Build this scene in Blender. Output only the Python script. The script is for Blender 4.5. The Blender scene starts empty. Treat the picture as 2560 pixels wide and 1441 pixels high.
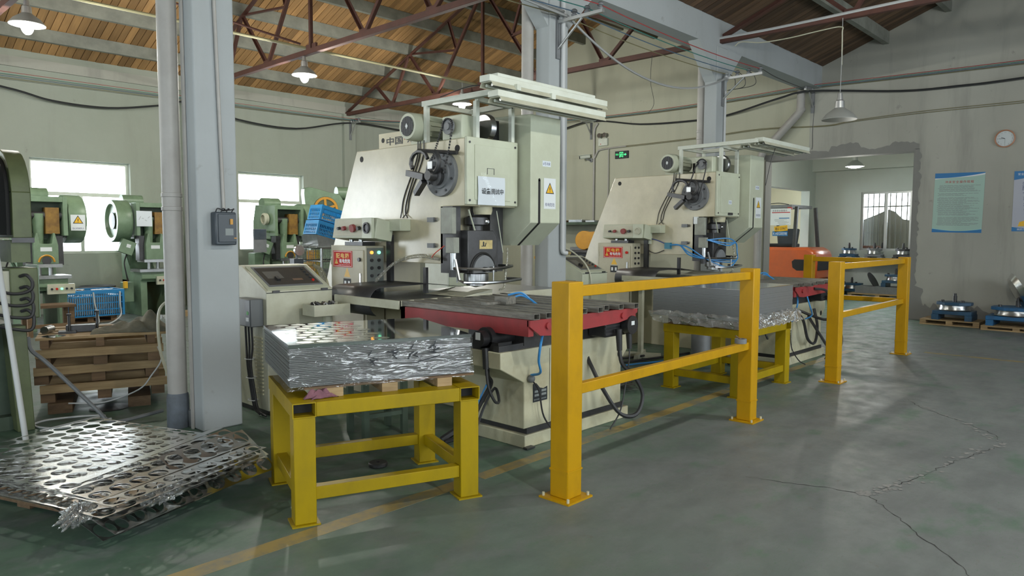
import bpy, math, random
from mathutils import Vector, Matrix
random.seed(7)
S = bpy.context.scene
COL = S.collection
R = math.radians
# ------------------------------------------------------------------ camera
cd = bpy.data.cameras.new('camera'); CAM = bpy.data.objects.new('camera', cd); COL.objects.link(CAM)
cd.sensor_fit = 'HORIZONTAL'; cd.sensor_width = 36; cd.lens = 1806.0 / 2560 * 36; cd.clip_start = .05; cd.clip_end = 200
_yaw, _pit, _rol = R(43.314), R(-4.178), R(0.189)
_f = Vector((math.cos(_pit)*math.cos(_yaw), math.cos(_pit)*math.sin(_yaw), math.sin(_pit)))
_r = Vector((math.sin(_yaw), -math.cos(_yaw), 0)); _u = _r.cross(_f)
_r, _u = math.cos(_rol)*_r + math.sin(_rol)*_u, -math.sin(_rol)*_r + math.cos(_rol)*_u
_m = Matrix((_r, _u, -_f)).transposed().to_4x4(); _m.translation = (0, 0, 1.45)
CAM.matrix_world = _m
S.camera = CAM
# ------------------------------------------------------------------ world: overcast daylight
W = bpy.data.worlds.new('world'); S.world = W; W.use_nodes = True
bg = W.node_tree.nodes['Background']; bg.inputs[0].default_value = (.88, .95, 1.0, 1); bg.inputs[1].default_value = 20.0
S.view_settings.view_transform = 'Standard'; S.view_settings.look = 'None'
S.view_settings.exposure = -0.28; S.view_settings.gamma = 1; S.view_settings.use_curve_mapping = False
S.cycles.max_bounces = 8; S.cycles.diffuse_bounces = 5; S.cycles.glossy_bounces = 4; S.cycles.transparent_max_bounces = 16
S.cycles.sample_clamp_indirect = 30; S.cycles.caustics_reflective = False; S.cycles.caustics_refractive = False
# daylight enters through the window openings (x0,x1 / z0,z1): light portals for the sky, one per opening
BACK_WIN = [(-.32, 1.33), (3.51, 5.17), (7.34, 8.9)]        # wall_back, y = 15
LEFT_WIN = [(-3.2, -.8), (1.0, 3.4), (6.6, 9.0), (11.0, 13.4)]            # wall_left, x = -8 (y ranges)
FRONT_WIN = [(-6.5, -4.1), (-2.6, -.2), (1.3, 3.7), (5.2, 7.6), (9.1, 11.5)]  # wall_front, y = -4.5
def portal(loc, sx, sz, d):
    l = bpy.data.lights.new('portal', 'AREA'); l.shape = 'RECTANGLE'; l.size = sx; l.size_y = sz; l.cycles.is_portal = True
    o = bpy.data.objects.new('window_daylight', l); COL.objects.link(o); o.location = loc
    o.rotation_euler = Vector(d).to_track_quat('-Z', 'Y').to_euler()
for a, b in BACK_WIN: portal(((a+b)/2, 15.2, 1.94), b-a, 1.72, (0, -1, 0))
for a, b in LEFT_WIN: portal((-8.2, (a+b)/2, 2.2), b-a, 2.4, (1, 0, 0))
for a, b in FRONT_WIN: portal(((a+b)/2, -4.7, 2.2), b-a, 2.4, (0, 1, 0))
portal((-2.7, 15.2, 1.5), 2.0, 3.0, (0, -1, 0))      # open daylight door in wall_back
portal((19.55, 5.6, 1.83), 1.16, 1.46, (-1, 0, 0))
portal((17.0, 11.2, 1.6), 3.0, 3.0, (0, -1, 0))
# ------------------------------------------------------------------ helpers
class M:
    """collects vertices and faces of one mesh"""
    def __init__(s): s.v = []; s.f = []
    def add(s, vs, fs):
        n = len(s.v); s.v += [tuple(q) for q in vs]; s.f += [tuple(i+n for i in q) for q in fs]; return s
    def box(s, x0, x1, y0, y1, z0, z1):
        return s.add([(x, y, z) for z in (z0, z1) for y in (y0, y1) for x in (x0, x1)],
                     [(0, 2, 3, 1), (4, 5, 7, 6), (0, 1, 5, 4), (2, 6, 7, 3), (0, 4, 6, 2), (1, 3, 7, 5)])
    def bar(s, p0, p1, w, h, up=(0, 0, 1)):
        p0, p1 = Vector(p0), Vector(p1); d = (p1-p0).normalized(); up = Vector(up)
        if abs(d.dot(up)) > .99: up = Vector((1, 0, 0))
        a = d.cross(up).normalized(); b = a.cross(d).normalized(); a *= w/2; b *= h/2
        return s.add([p+i*a+j*b for p in (p0, p1) for j in (-1, 1) for i in (-1, 1)],
                     [(0, 2, 3, 1), (4, 5, 7, 6), (0, 1, 5, 4), (2, 6, 7, 3), (0, 4, 6, 2), (1, 3, 7, 5)])
    def angle(s, p0, p1, w, t, up=(0, 0, 1)):   # L-section steel
        p0, p1 = Vector(p0), Vector(p1); d = (p1-p0).normalized(); up = Vector(up)
        if abs(d.dot(up)) > .99: up = Vector((1, 0, 0))
        a = d.cross(up).normalized(); b = a.cross(d).normalized()
        s.bar(p0-b*w/2, p1-b*w/2, w, t, b); s.bar(p0-a*w/2, p1-a*w/2, t, w, b); return s
    def cyl(s, p0, p1, r, r1=None, n=16, caps=True):
        p0, p1 = Vector(p0), Vector(p1); r1 = r if r1 is None else r1
        d = (p1-p0).normalized(); u = Vector((0, 0, 1)) if abs(d.z) < .9 else Vector((1, 0, 0))
        a = d.cross(u).normalized(); b = d.cross(a)
        vs = [p+q*(math.cos(2*math.pi*i/n)*a+math.sin(2*math.pi*i/n)*b) for p, q in ((p0, r), (p1, r1)) for i in range(n)]
        fs = [(i, (i+1) % n, n+(i+1) % n, n+i) for i in range(n)]
        if caps: fs += [tuple(range(n))[::-1], tuple(range(n, 2*n))]
        return s.add(vs, fs)
    def tube(s, pts, r, n=8, close=False):
        pts = [Vector(p) for p in pts]; m = len(pts); vs = []; a = None
        for i, p in enumerate(pts):
            d = (pts[(i+1) % m]-pts[i-1]) if close else (pts[min(i+1, m-1)]-pts[max(i-1, 0)])
            d.normalize()
            if a is None: a = d.cross(Vector((0, 0, 1)) if abs(d.z) < .9 else Vector((1, 0, 0)))
            a = (a-d*a.dot(d)).normalized(); b = d.cross(a)
            q = r[i] if isinstance(r, (list, tuple)) else r
            vs += [p+q*(math.cos(2*math.pi*k/n)*a+math.sin(2*math.pi*k/n)*b) for k in range(n)]
        fs = []
        for i in range(m if close else m-1):
            j = (i+1) % m
            fs += [(i*n+k, i*n+(k+1) % n, j*n+(k+1) % n, j*n+k) for k in range(n)]
        if not close: fs += [tuple(range(n))[::-1], tuple(range((m-1)*n, m*n))]
        return s.add(vs, fs)
    def prism(s, poly, axis, a, b):
        n = len(poly)
        g = {'x': lambda p, q: (q, p[0], p[1]), 'y': lambda p, q: (p[0], q, p[1]), 'z': lambda p, q: (p[0], p[1], q)}[axis]
        return s.add([g(p, a) for p in poly]+[g(p, b) for p in poly],
                     [tuple(range(n))[::-1], tuple(range(n, 2*n))]+[(i, (i+1) % n, n+(i+1) % n, n+i) for i in range(n)])
    def lathe(s, prof, c, axis='z', n=24):
        c = Vector(c); ax = {'x': Vector((1, 0, 0)), 'y': Vector((0, 1, 0)), 'z': Vector((0, 0, 1))}[axis] if isinstance(axis, str) else Vector(axis).normalized()
        a = ax.orthogonal().normalized(); b = ax.cross(a); k = len(prof)
        vs = [c+ax*h+q*(math.cos(2*math.pi*i/n)*a+math.sin(2*math.pi*i/n)*b) for q, h in prof for i in range(n)]
        fs = [(j*n+i, j*n+(i+1) % n, (j+1)*n+(i+1) % n, (j+1)*n+i) for j in range(k-1) for i in range(n)]
        if prof[0][0] > 1e-6: fs.append(tuple(range(n))[::-1])
        if prof[-1][0] > 1e-6: fs.append(tuple(range((k-1)*n, k*n)))
        return s.add(vs, fs)
    def ring(s, prof, c, axis='z', n=24): return s.lathe_closed(prof, c, axis, n)
    def lathe_closed(s, prof, c, axis, n):
        c = Vector(c); ax = {'x': Vector((1, 0, 0)), 'y': Vector((0, 1, 0)), 'z': Vector((0, 0, 1))}[axis] if isinstance(axis, str) else Vector(axis).normalized()
        a = ax.orthogonal().normalized(); b = ax.cross(a); k = len(prof)
        vs = [c+ax*h+q*(math.cos(2*math.pi*i/n)*a+math.sin(2*math.pi*i/n)*b) for q, h in prof for i in range(n)]
        return s.add(vs, [(j*n+i, j*n+(i+1) % n, ((j+1) % k)*n+(i+1) % n, ((j+1) % k)*n+i) for j in range(k) for i in range(n)])
    def ball(s, c, r, n=12, m=8, sz=1.0):
        return s.lathe([(max(1e-7, r*math.sin(math.pi*j/m)), -r*sz*math.cos(math.pi*j/m)) for j in range(m+1)], c, 'z', n)
    def plate(s, c, nrm, up, w, h, t):          # thin plate: centre, outward normal, up direction
        c, nrm, up = Vector(c), Vector(nrm).normalized(), Vector(up).normalized(); a = up.cross(nrm)
        return s.add([c+i*a*w/2+j*up*h/2+k*nrm*t for k in (0, 1) for j in (-1, 1) for i in (-1, 1)],
                     [(0, 2, 3, 1), (4, 5, 7, 6), (0, 1, 5, 4), (2, 6, 7, 3), (0, 4, 6, 2), (1, 3, 7, 5)])
    def quadgrid(s, fn, nu, nv):
        vs = [fn(i/nu, j/nv) for j in range(nv+1) for i in range(nu+1)]
        return s.add(vs, [(j*(nu+1)+i, j*(nu+1)+i+1, (j+1)*(nu+1)+i+1, (j+1)*(nu+1)+i) for j in range(nv) for i in range(nu)])
    def xf(s, mat): s.v = [tuple(mat @ Vector(q)) for q in s.v]; return s
    def mesh(s, name, mat, flat=False):
        me = bpy.data.meshes.new(name); me.from_pydata(s.v, [], s.f)
        me.polygons.foreach_set('use_smooth', [not flat]*len(me.polygons))
        if not flat: me.set_sharp_from_angle(angle=R(38))
        if mat: me.materials.append(mat)
        me.update(); return me
    def build(s, name, mat, parent=None, bevel=0, solid=0, flat=False):
        o = bpy.data.objects.new(name, s.mesh(name, mat, flat)); COL.objects.link(o)
        if parent: o.parent = parent
        if solid:
            k = o.modifiers.new('thick', 'SOLIDIFY'); k.thickness = solid; k.offset = 0
        if bevel:
            k = o.modifiers.new('bevel', 'BEVEL'); k.width = bevel; k.segments = 2; k.limit_method = 'ANGLE'; k.angle_limit = R(40)
        return o
def tag(o, label, cat, group=None):
    o['label'] = label; o['category'] = cat
    if group: o['group'] = group
    return o
def thing(name, label, cat, loc=(0, 0, 0), rz=0, group=None):
    o = bpy.data.objects.new(name, None); COL.objects.link(o); o.location = loc; o.rotation_euler = (0, 0, rz); o.empty_display_size = .1
    return tag(o, label, cat, group)
def struct(o, label=None):
    o['kind'] = 'structure'
    if label: o['label'] = label
    return o
def stuff(o): o['kind'] = 'stuff'; return o
def dup(root, loc, rz=None, label=None, group=None):
    def cp(o, par):
        c = o.copy(); COL.objects.link(c); c.parent = par
        for ch in [k for k in KIDS.get(o.name, [])]: cp(ch, c)
        return c
    KIDS = {}
    for o in bpy.data.objects:
        if o.parent: KIDS.setdefault(o.parent.name, []).append(o)
    r = cp(root, None); r.location = loc
    if rz is not None: r.rotation_euler = (0, 0, rz)
    if label: r['label'] = label
    if group: r['group'] = group
    return r
def crv(pts, n=6):                              # smooth curve through points
    P = [Vector(p) for p in pts]; P = [2*P[0]-P[1]]+P+[2*P[-1]-P[-2]]; out = []
    for i in range(1, len(P)-2):
        a, b, c, d = P[i-1:i+3]
        for k in range(n):
            t = k/n
            out.append(.5*((2*b)+(c-a)*t+(2*a-5*b+4*c-d)*t*t+(3*b-a-3*c+d)*t**3))
    return out+[P[-2]]
def cable(name, pts, r, mat, label=None, cat=None, parent=None, group=None, n=6, seg=6):
    o = M().tube(crv(pts, n), r, seg).build(name, mat, parent)
    if label: tag(o, label, cat or 'cable', group)
    return o
def sag(p, q, d, n=10):
    p, q = Vector(p), Vector(q)
    return [p.lerp(q, i/n)-Vector((0, 0, d*4*(i/n)*(1-i/n))) for i in range(n+1)]
_txt = {}
def text(s, size, mat, parent, c, nrm, up=(0, 0, 1), name='lettering', w=None, spacing=1.0, bold=0):
    key = (s, spacing, bold)
    if key not in _txt:
        cu = bpy.data.curves.new('t', 'FONT'); cu.body = s; cu.align_x = 'CENTER'; cu.align_y = 'CENTER'; cu.size = 1; cu.resolution_u = 3
        cu.space_character = spacing; cu.offset = bold
        o = bpy.data.objects.new('t', cu); COL.objects.link(o)
        dg = bpy.context.evaluated_depsgraph_get(); _txt[key] = bpy.data.meshes.new_from_object(o.evaluated_get(dg))
        bpy.data.objects.remove(o)
    me = _txt[key].copy(); me.materials.clear(); me.materials.append(mat); me.name = name
    nrm, up = Vector(nrm).normalized(), Vector(up).normalized(); a = up.cross(nrm)
    xs = [v.co.x for v in me.vertices]; ys = [v.co.y for v in me.vertices]
    cx, cy = (min(xs)+max(xs))/2, (min(ys)+max(ys))/2
    k = size if w is None else w/(max(xs)-min(xs)); ky = size
    for v in me.vertices: v.co = Vector(c)+a*((v.co.x-cx)*k)+up*((v.co.y-cy)*ky)
    o = bpy.data.objects.new(name, me); COL.objects.link(o)
    if parent: o.parent = parent
    return o
# ------------------------------------------------------------------ materials
def mat(name, col, rough=.5, metal=0, col2=None, scale=4, amt=.5, bump=0, bscale=40, spec=.5, stretch=(1, 1, 1), world=False, coat=0, emit=0, detail=5, contrast=(.35, .65), rnd=0):
    m = bpy.data.materials.new(name); m.use_nodes = True; nt = m.node_tree; N, L = nt.nodes, nt.links
    b = N['Principled BSDF']; b.inputs['Base Color'].default_value = (*col, 1); b.inputs['Roughness'].default_value = rough
    b.inputs['Metallic'].default_value = metal; b.inputs['Specular IOR Level'].default_value = spec; b.inputs['Coat Weight'].default_value = coat
    b.inputs['Coat Roughness'].default_value = .2
    if emit: b.inputs['Emission Color'].default_value = (*col, 1); b.inputs['Emission Strength'].default_value = emit
    if col2 or bump or rnd:
        if world: tc = N.new('ShaderNodeNewGeometry'); src = tc.outputs['Position']
        else: tc = N.new('ShaderNodeTexCoord'); src = tc.outputs['Object']
        mp = N.new('ShaderNodeMapping'); mp.inputs['Scale'].default_value = stretch; L.new(src, mp.inputs[0])
        if rnd:
            oi = N.new('ShaderNodeObjectInfo'); vm = N.new('ShaderNodeVectorMath'); vm.operation = 'SCALE'; vm.inputs[0].default_value = (31, 17, 53)
            L.new(oi.outputs['Random'], vm.inputs['Scale']); L.new(vm.outputs[0], mp.inputs['Location'])
    if col2:
        n = N.new('ShaderNodeTexNoise'); n.inputs['Scale'].default_value = scale; n.inputs['Detail'].default_value = detail; n.inputs['Roughness'].default_value = .65
        L.new(mp.outputs[0], n.inputs['Vector'])
        r = N.new('ShaderNodeMapRange'); r.inputs[1].default_value = contrast[0]; r.inputs[2].default_value = contrast[1]; r.inputs[4].default_value = amt
        L.new(n.outputs['Fac'], r.inputs[0])
        x = N.new('ShaderNodeMix'); x.data_type = 'RGBA'; x.inputs[6].default_value = (*col, 1); x.inputs[7].default_value = (*col2, 1)
        L.new(r.outputs[0], x.inputs[0]); out = x.outputs[2]
        if rnd:
            h = N.new('ShaderNodeHueSaturation'); mr = N.new('ShaderNodeMapRange'); mr.inputs[3].default_value = 1-rnd; mr.inputs[4].default_value = 1+rnd*.6
            L.new(oi.outputs['Random'], mr.inputs[0]); L.new(mr.outputs[0], h.inputs['Value']); L.new(out, h.inputs['Color']); out = h.outputs[0]
        L.new(out, b.inputs['Base Color'])
    if bump:
        n2 = N.new('ShaderNodeTexNoise'); n2.inputs['Scale'].default_value = bscale; n2.inputs['Detail'].default_value = 4; L.new(mp.outputs[0], n2.inputs['Vector'])
        bp = N.new('ShaderNodeBump'); bp.inputs['Strength'].default_value = bump; bp.inputs['Distance'].default_value = .02
        L.new(n2.outputs['Fac'], bp.inputs['Height']); L.new(bp.outputs[0], b.inputs['Normal'])
    return m
def emis(name, col, st):
    m = bpy.data.materials.new(name); m.use_nodes = True; N = m.node_tree.nodes; b = N['Principled BSDF']
    b.inputs['Base Color'].default_value = (*col, 1); b.inputs['Emission Color'].default_value = (*col, 1); b.inputs['Emission Strength'].default_value = st
    return m
def clear(name, tint, gloss, rough, dens=.12, bs=28):   # thin clear sheet: mostly see-through with a glossy skin
    m = bpy.data.materials.new(name); m.use_nodes = True; nt = m.node_tree; N, L = nt.nodes, nt.links; N.remove(N['Principled BSDF'])
    t = N.new('ShaderNodeBsdfTransparent'); t.inputs[0].default_value = (*tint, 1); g = N.new('ShaderNodeBsdfGlossy'); g.inputs['Roughness'].default_value = rough
    d = N.new('ShaderNodeBsdfDiffuse'); d.inputs[0].default_value = (.6, .62, .62, 1); x = N.new('ShaderNodeMixShader'); y = N.new('ShaderNodeMixShader')
    lw = N.new('ShaderNodeLayerWeight'); lw.inputs[0].default_value = .35; ml = N.new('ShaderNodeMath'); ml.operation = 'MULTIPLY_ADD'; ml.inputs[1].default_value = gloss; ml.inputs[2].default_value = gloss*.35
    L.new(lw.outputs['Fresnel'], ml.inputs[0]); x.inputs[0].default_value = dens; L.new(t.outputs[0], x.inputs[1]); L.new(d.outputs[0], x.inputs[2])
    L.new(ml.outputs[0], y.inputs[0]); L.new(x.outputs[0], y.inputs[1]); L.new(g.outputs[0], y.inputs[2]); L.new(y.outputs[0], N['Material Output'].inputs[0])
    if rough > .05:
        tc = N.new('ShaderNodeTexCoord'); n = N.new('ShaderNodeTexNoise'); n.inputs['Scale'].default_value = bs; n.inputs['Detail'].default_value = 3; n.inputs['Distortion'].default_value = 1.2
        bp = N.new('ShaderNodeBump'); bp.inputs['Strength'].default_value = .9 if bs > 20 else .5; bp.inputs['Distance'].default_value = .02
        mpp = N.new('ShaderNodeMapping'); mpp.inputs['Scale'].default_value = (1, 1, 1) if bs > 20 else (.45, .45, 2.2); L.new(tc.outputs['Object'], mpp.inputs[0]); L.new(mpp.outputs[0], n.inputs[0]); L.new(n.outputs['Fac'], bp.inputs['Height']); L.new(bp.outputs[0], g.inputs['Normal'])
    return m
K = {}
K['cream'] = mat('cream_paint', (.60, .55, .39), .3, col2=(.47, .43, .29), scale=3, amt=.8, coat=.6)
K['creamcool'] = mat('cool_lit_cream_paint', (.54, .575, .45), .4, col2=(.45, .47, .36), scale=3, amt=.7)  # machine cream with the front panels' cool-light green put into the colour
K['oldcream'] = mat('stained_cream_paint', (.55, .53, .38), .42, col2=(.33, .27, .14), scale=5, amt=.55, contrast=(.48, .75))
K['white'] = mat('white_paint', (.66, .70, .63), .4, col2=(.55, .57, .48), scale=6, amt=.6)
K['yellow'] = mat('yellow_paint', (.50, .27, .002), .42, col2=(.34, .19, .004), scale=7, amt=.6, stretch=(1, 1, .5), contrast=(.45, .75), spec=.3)
K['yellowt'] = mat('olive_yellow_paint', (.36, .25, .001), .45, col2=(.22, .16, .008), scale=6, amt=.6, stretch=(1, 1, .4), contrast=(.42, .75), spec=.3)
K['red'] = mat('red_paint', (.33, .035, .04), .45, col2=(.16, .03, .03), scale=6, amt=.6)
K['rust'] = mat('red_oxide_steel', (.115, .045, .032), .65, col2=(.065, .028, .022), scale=5, amt=.7)
K['steel'] = mat('brushed_steel', (.45, .46, .47), .28, 1, col2=(.32, .33, .34), scale=10, amt=.7)
K['dsteel'] = mat('dark_steel', (.085, .085, .09), .42, .6, col2=(.05, .05, .05), scale=6, amt=.7)
K['rail'] = mat('oily_steel_tube', (.27, .26, .225), .45, .3, col2=(.10, .095, .085), scale=8, amt=.8, stretch=(6, 1, 6))
K['mirror'] = mat('bright_sheet_metal', (.74, .74, .73), .2, 1, bump=.03, bscale=5)
K['mirror2'] = mat('polished_sheet_metal', (.66, .67, .68), .05, 1)
K['plategrey'] = mat('sheet_edge_grey', (.20, .205, .205), .45, .3, col2=(.12, .12, .12), scale=60, amt=.8, stretch=(.2, .2, 6))
K['black'] = mat('black_plastic', (.018, .018, .02), .4)
K['dark'] = mat('dark_cavity', (.012, .012, .012), .7)
K['rubber'] = mat('black_rubber', (.025, .025, .027), .55)
K['greyp'] = mat('grey_paint', (.20, .21, .22), .5, col2=(.14, .15, .16), scale=8, amt=.6)
K['navy'] = mat('dark_blue_grey_plastic', (.045, .058, .072), .4)
K['blue'] = mat('blue_plastic', (.02, .25, .56), .35, col2=(.01, .15, .4), scale=5, amt=.5)
K['cyan'] = mat('blue_hose', (.05, .27, .62), .35)
K['dieblue2'] = mat('bright_blue_die_paint', (.015, .14, .34), .45, col2=(.03, .06, .1), scale=8, amt=.6)
K['dieblue'] = mat('blue_die_paint', (.03, .095, .18), .4, col2=(.03, .06, .1), scale=8, amt=.6)
K['green'] = mat('machine_green_paint', (.20, .295, .19), .38, col2=(.11, .17, .10), scale=4, amt=.6)
K['olive'] = mat('olive_green_paint', (.135, .165, .075), .5, col2=(.08, .095, .05), scale=4, amt=.7)
K['dgreen'] = mat('dark_green_paint', (.075, .11, .075), .5, col2=(.04, .06, .04), scale=5, amt=.6)
K['eccen'] = mat('grimy_yellow_paint', (.30, .17, .03), .5, col2=(.14, .07, .02), scale=7, amt=.8)
K['valve'] = mat('worn_grey_green_paint', (.30, .32, .27), .45, col2=(.2, .2, .17), scale=8, amt=.7)
K['ochre'] = mat('orange_yellow_paint', (.62, .30, .02), .4, col2=(.40, .18, .02), scale=5, amt=.5)
K['orange'] = mat('orange_paint', (.62, .11, .02), .3, col2=(.42, .09, .03), scale=3, amt=.5, coat=.4)
K['wood'] = mat('pallet_wood', (.42, .30, .155), .7, col2=(.25, .16, .075), scale=5, amt=.8, stretch=(.6, 6, 6), rnd=.25)
K['woodd'] = mat('dark_pallet_wood', (.20, .125, .065), .75, col2=(.11, .065, .035), scale=5, amt=.8, stretch=(.6, 6, 6), rnd=.25)
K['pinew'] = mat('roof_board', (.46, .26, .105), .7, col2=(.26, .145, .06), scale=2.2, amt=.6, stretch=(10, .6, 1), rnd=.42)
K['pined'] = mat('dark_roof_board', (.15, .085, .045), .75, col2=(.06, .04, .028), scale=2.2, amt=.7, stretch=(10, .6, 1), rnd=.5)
K['conc'] = mat('grey_concrete', (.27, .28, .24), .8, col2=(.17, .175, .155), scale=3, amt=.8, bump=.05)
K['column'] = mat('whitewashed_concrete', (.40, .43, .445), .75, col2=(.31, .315, .30), scale=2.5, amt=.75, bump=.15, bscale=14, world=True, contrast=(.45, .8))
K['pvc'] = mat('grey_plastic_pipe', (.42, .41, .39), .45, col2=(.33, .31, .29), scale=3, amt=.7)
K['conduit'] = mat('white_conduit', (.55, .57, .58), .45)
K['alu'] = mat('spun_aluminium', (.55, .56, .56), .38, .85)
K['shade'] = mat('enamel_shade', (.34, .35, .33), .45)
K['paper'] = mat('white_paper', (.68, .74, .80), .5)
K['sticker'] = mat('white_sticker', (.72, .76, .78), .35)
K['ink'] = mat('black_ink', (.02, .025, .03), .6)
K['inkg'] = mat('grey_ink', (.25, .28, .28), .6)
K['inkb'] = mat('navy_ink', (.03, .04, .16), .6)
K['inkr'] = mat('red_ink', (.45, .03, .03), .6)
K['signred'] = mat('red_sign', (.58, .02, .01), .6, spec=.25)
K['signyel'] = mat('yellow_sign', (.80, .46, .02), .4)
K['postblue'] = mat('poster_blue', (.02, .17, .42), .45)
K['postteal'] = mat('poster_teal', (.30, .55, .58), .45)
K['postgreen'] = mat('poster_pale_green', (.36, .52, .46), .45)
K['brass'] = mat('brass_plate', (.62, .50, .22), .3, .6, col2=(.35, .26, .14), scale=20, amt=.6)
K['pink'] = mat('pink_cloth', (.25, .11, .14), .9, col2=(.13, .06, .08), scale=14, amt=.7, bump=.4, bscale=30)
K['jacket'] = mat('dirty_khaki_cloth', (.22, .205, .15), .95, col2=(.09, .095, .08), scale=6, amt=.8, bump=.4, bscale=18)
K['plate'] = mat('matt_cream_plate', (.55, .55, .44), .45, col2=(.4, .39, .28), scale=4, amt=.7)
K['bulb'] = emis('lamp_glow', (.93, 1.0, 1.0), 40)
K['glowg'] = emis('green_pilot_lamp', (.25, 1.0, .55), 2.0)
K['glowo'] = emis('amber_pilot_lamp', (1.0, .45, .08), 1.6)
K['exitg'] = emis('exit_sign_glow', (.08, .95, .3), 1.3)
K['glass'] = clear('window_glass', (.97, .98, .98), .5, .02, .0)
K['film'] = clear('stretch_film', (.97, .98, .98), .24, .09, .0, 11)
K['wrap'] = clear('crumpled_film', (.92, .94, .94), .45, .14, .30)
K['sleeve'] = clear('plastic_sleeve', (.98, .98, .98), .03, .03, .0)
K['amber'] = clear('yellow_tube', (.9, .87, .7), .5, .1, .25)
def wires(): return {'red': mat('red_wire', (.32, .05, .05), .5), 'teal': mat('teal_wire', (.05, .22, .19), .5), 'bluew': mat('blue_wire', (.09, .16, .24), .5), 'olivew': mat('olive_wire', (.22, .2, .1), .5), 'greyw': mat('grey_wire', (.35, .36, .36), .5), 'cable': mat('black_cable', (.03, .032, .034), .5)}
WI = wires()
def wallmat(name, c1, c2, c3, streak=.5, hi=None):
    m = bpy.data.materials.new(name); m.use_nodes = True; nt = m.node_tree; N, L = nt.nodes, nt.links; b = N['Principled BSDF']; b.inputs['Roughness'].default_value = .85
    g = N.new('ShaderNodeNewGeometry')
    def noise(scale, st, lo, hi_, amt, det=6):
        mp = N.new('ShaderNodeMapping'); mp.inputs['Scale'].default_value = st; L.new(g.outputs['Position'], mp.inputs[0])
        n = N.new('ShaderNodeTexNoise'); n.inputs['Scale'].default_value = scale; n.inputs['Detail'].default_value = det; n.inputs['Roughness'].default_value = .62; L.new(mp.outputs[0], n.inputs['Vector'])
        r = N.new('ShaderNodeMapRange'); r.inputs[1].default_value = lo; r.inputs[2].default_value = hi_; r.inputs[4].default_value = amt; L.new(n.outputs['Fac'], r.inputs[0]); return r.outputs[0], n.outputs['Fac']
    def mix(f, a, col):
        x = N.new('ShaderNodeMix'); x.data_type = 'RGBA'; L.new(f, x.inputs[0])
        if isinstance(a, tuple): x.inputs[6].default_value = (*a, 1)
        else: L.new(a, x.inputs[6])
        x.inputs[7].default_value = (*col, 1); return x.outputs[2]
    o = mix(noise(.55, (1, 1, 1), .35, .7, .9)[0], c1, c2)
    o = mix(noise(2.2, (1, 1, .12), .52, .8, streak)[0], o, c3)
    o = mix(noise(5, (1, 1, 1), .66, .72, .5)[0], o, c3)
    f, raw = noise(14, (1, 1, 1), .7, .75, .35); o = mix(f, o, hi or c3)
    L.new(o, b.inputs['Base Color'])
    bp = N.new('ShaderNodeBump'); bp.inputs['Strength'].default_value = .25; bp.inputs['Distance'].default_value = .01; L.new(raw, bp.inputs['Height']); L.new(bp.outputs[0], b.inputs['Normal'])
    return m
K['wallg'] = wallmat('old_pale_green_wall', (.36, .385, .335), (.305, .335, .28), (.23, .245, .205), .45)
K['wallr'] = wallmat('grey_cream_plaster_wall', (.41, .41, .365), (.345, .345, .305), (.21, .21, .19), .8)
K['wallin'] = wallmat('pale_side_room_wall', (.55, .60, .56), (.49, .53, .49), (.42, .44, .41), .2)
K['wallcream'] = wallmat('cream_side_room_wall', (.62, .55, .42), (.56, .5, .38), (.5, .45, .35), .2)
K['wally'] = wallmat('pale_yellow_green_wall', (.49, .495, .395), (.43, .435, .34), (.31, .315, .25), .45)
K['column'] = wallmat('scuffed_whitewash', (.42, .45, .465), (.355, .38, .385), (.25, .25, .24), .35)
K['cement'] = wallmat('bare_cement', (.25, .25, .235), (.2, .2, .19), (.16, .16, .15), .3)
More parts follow.
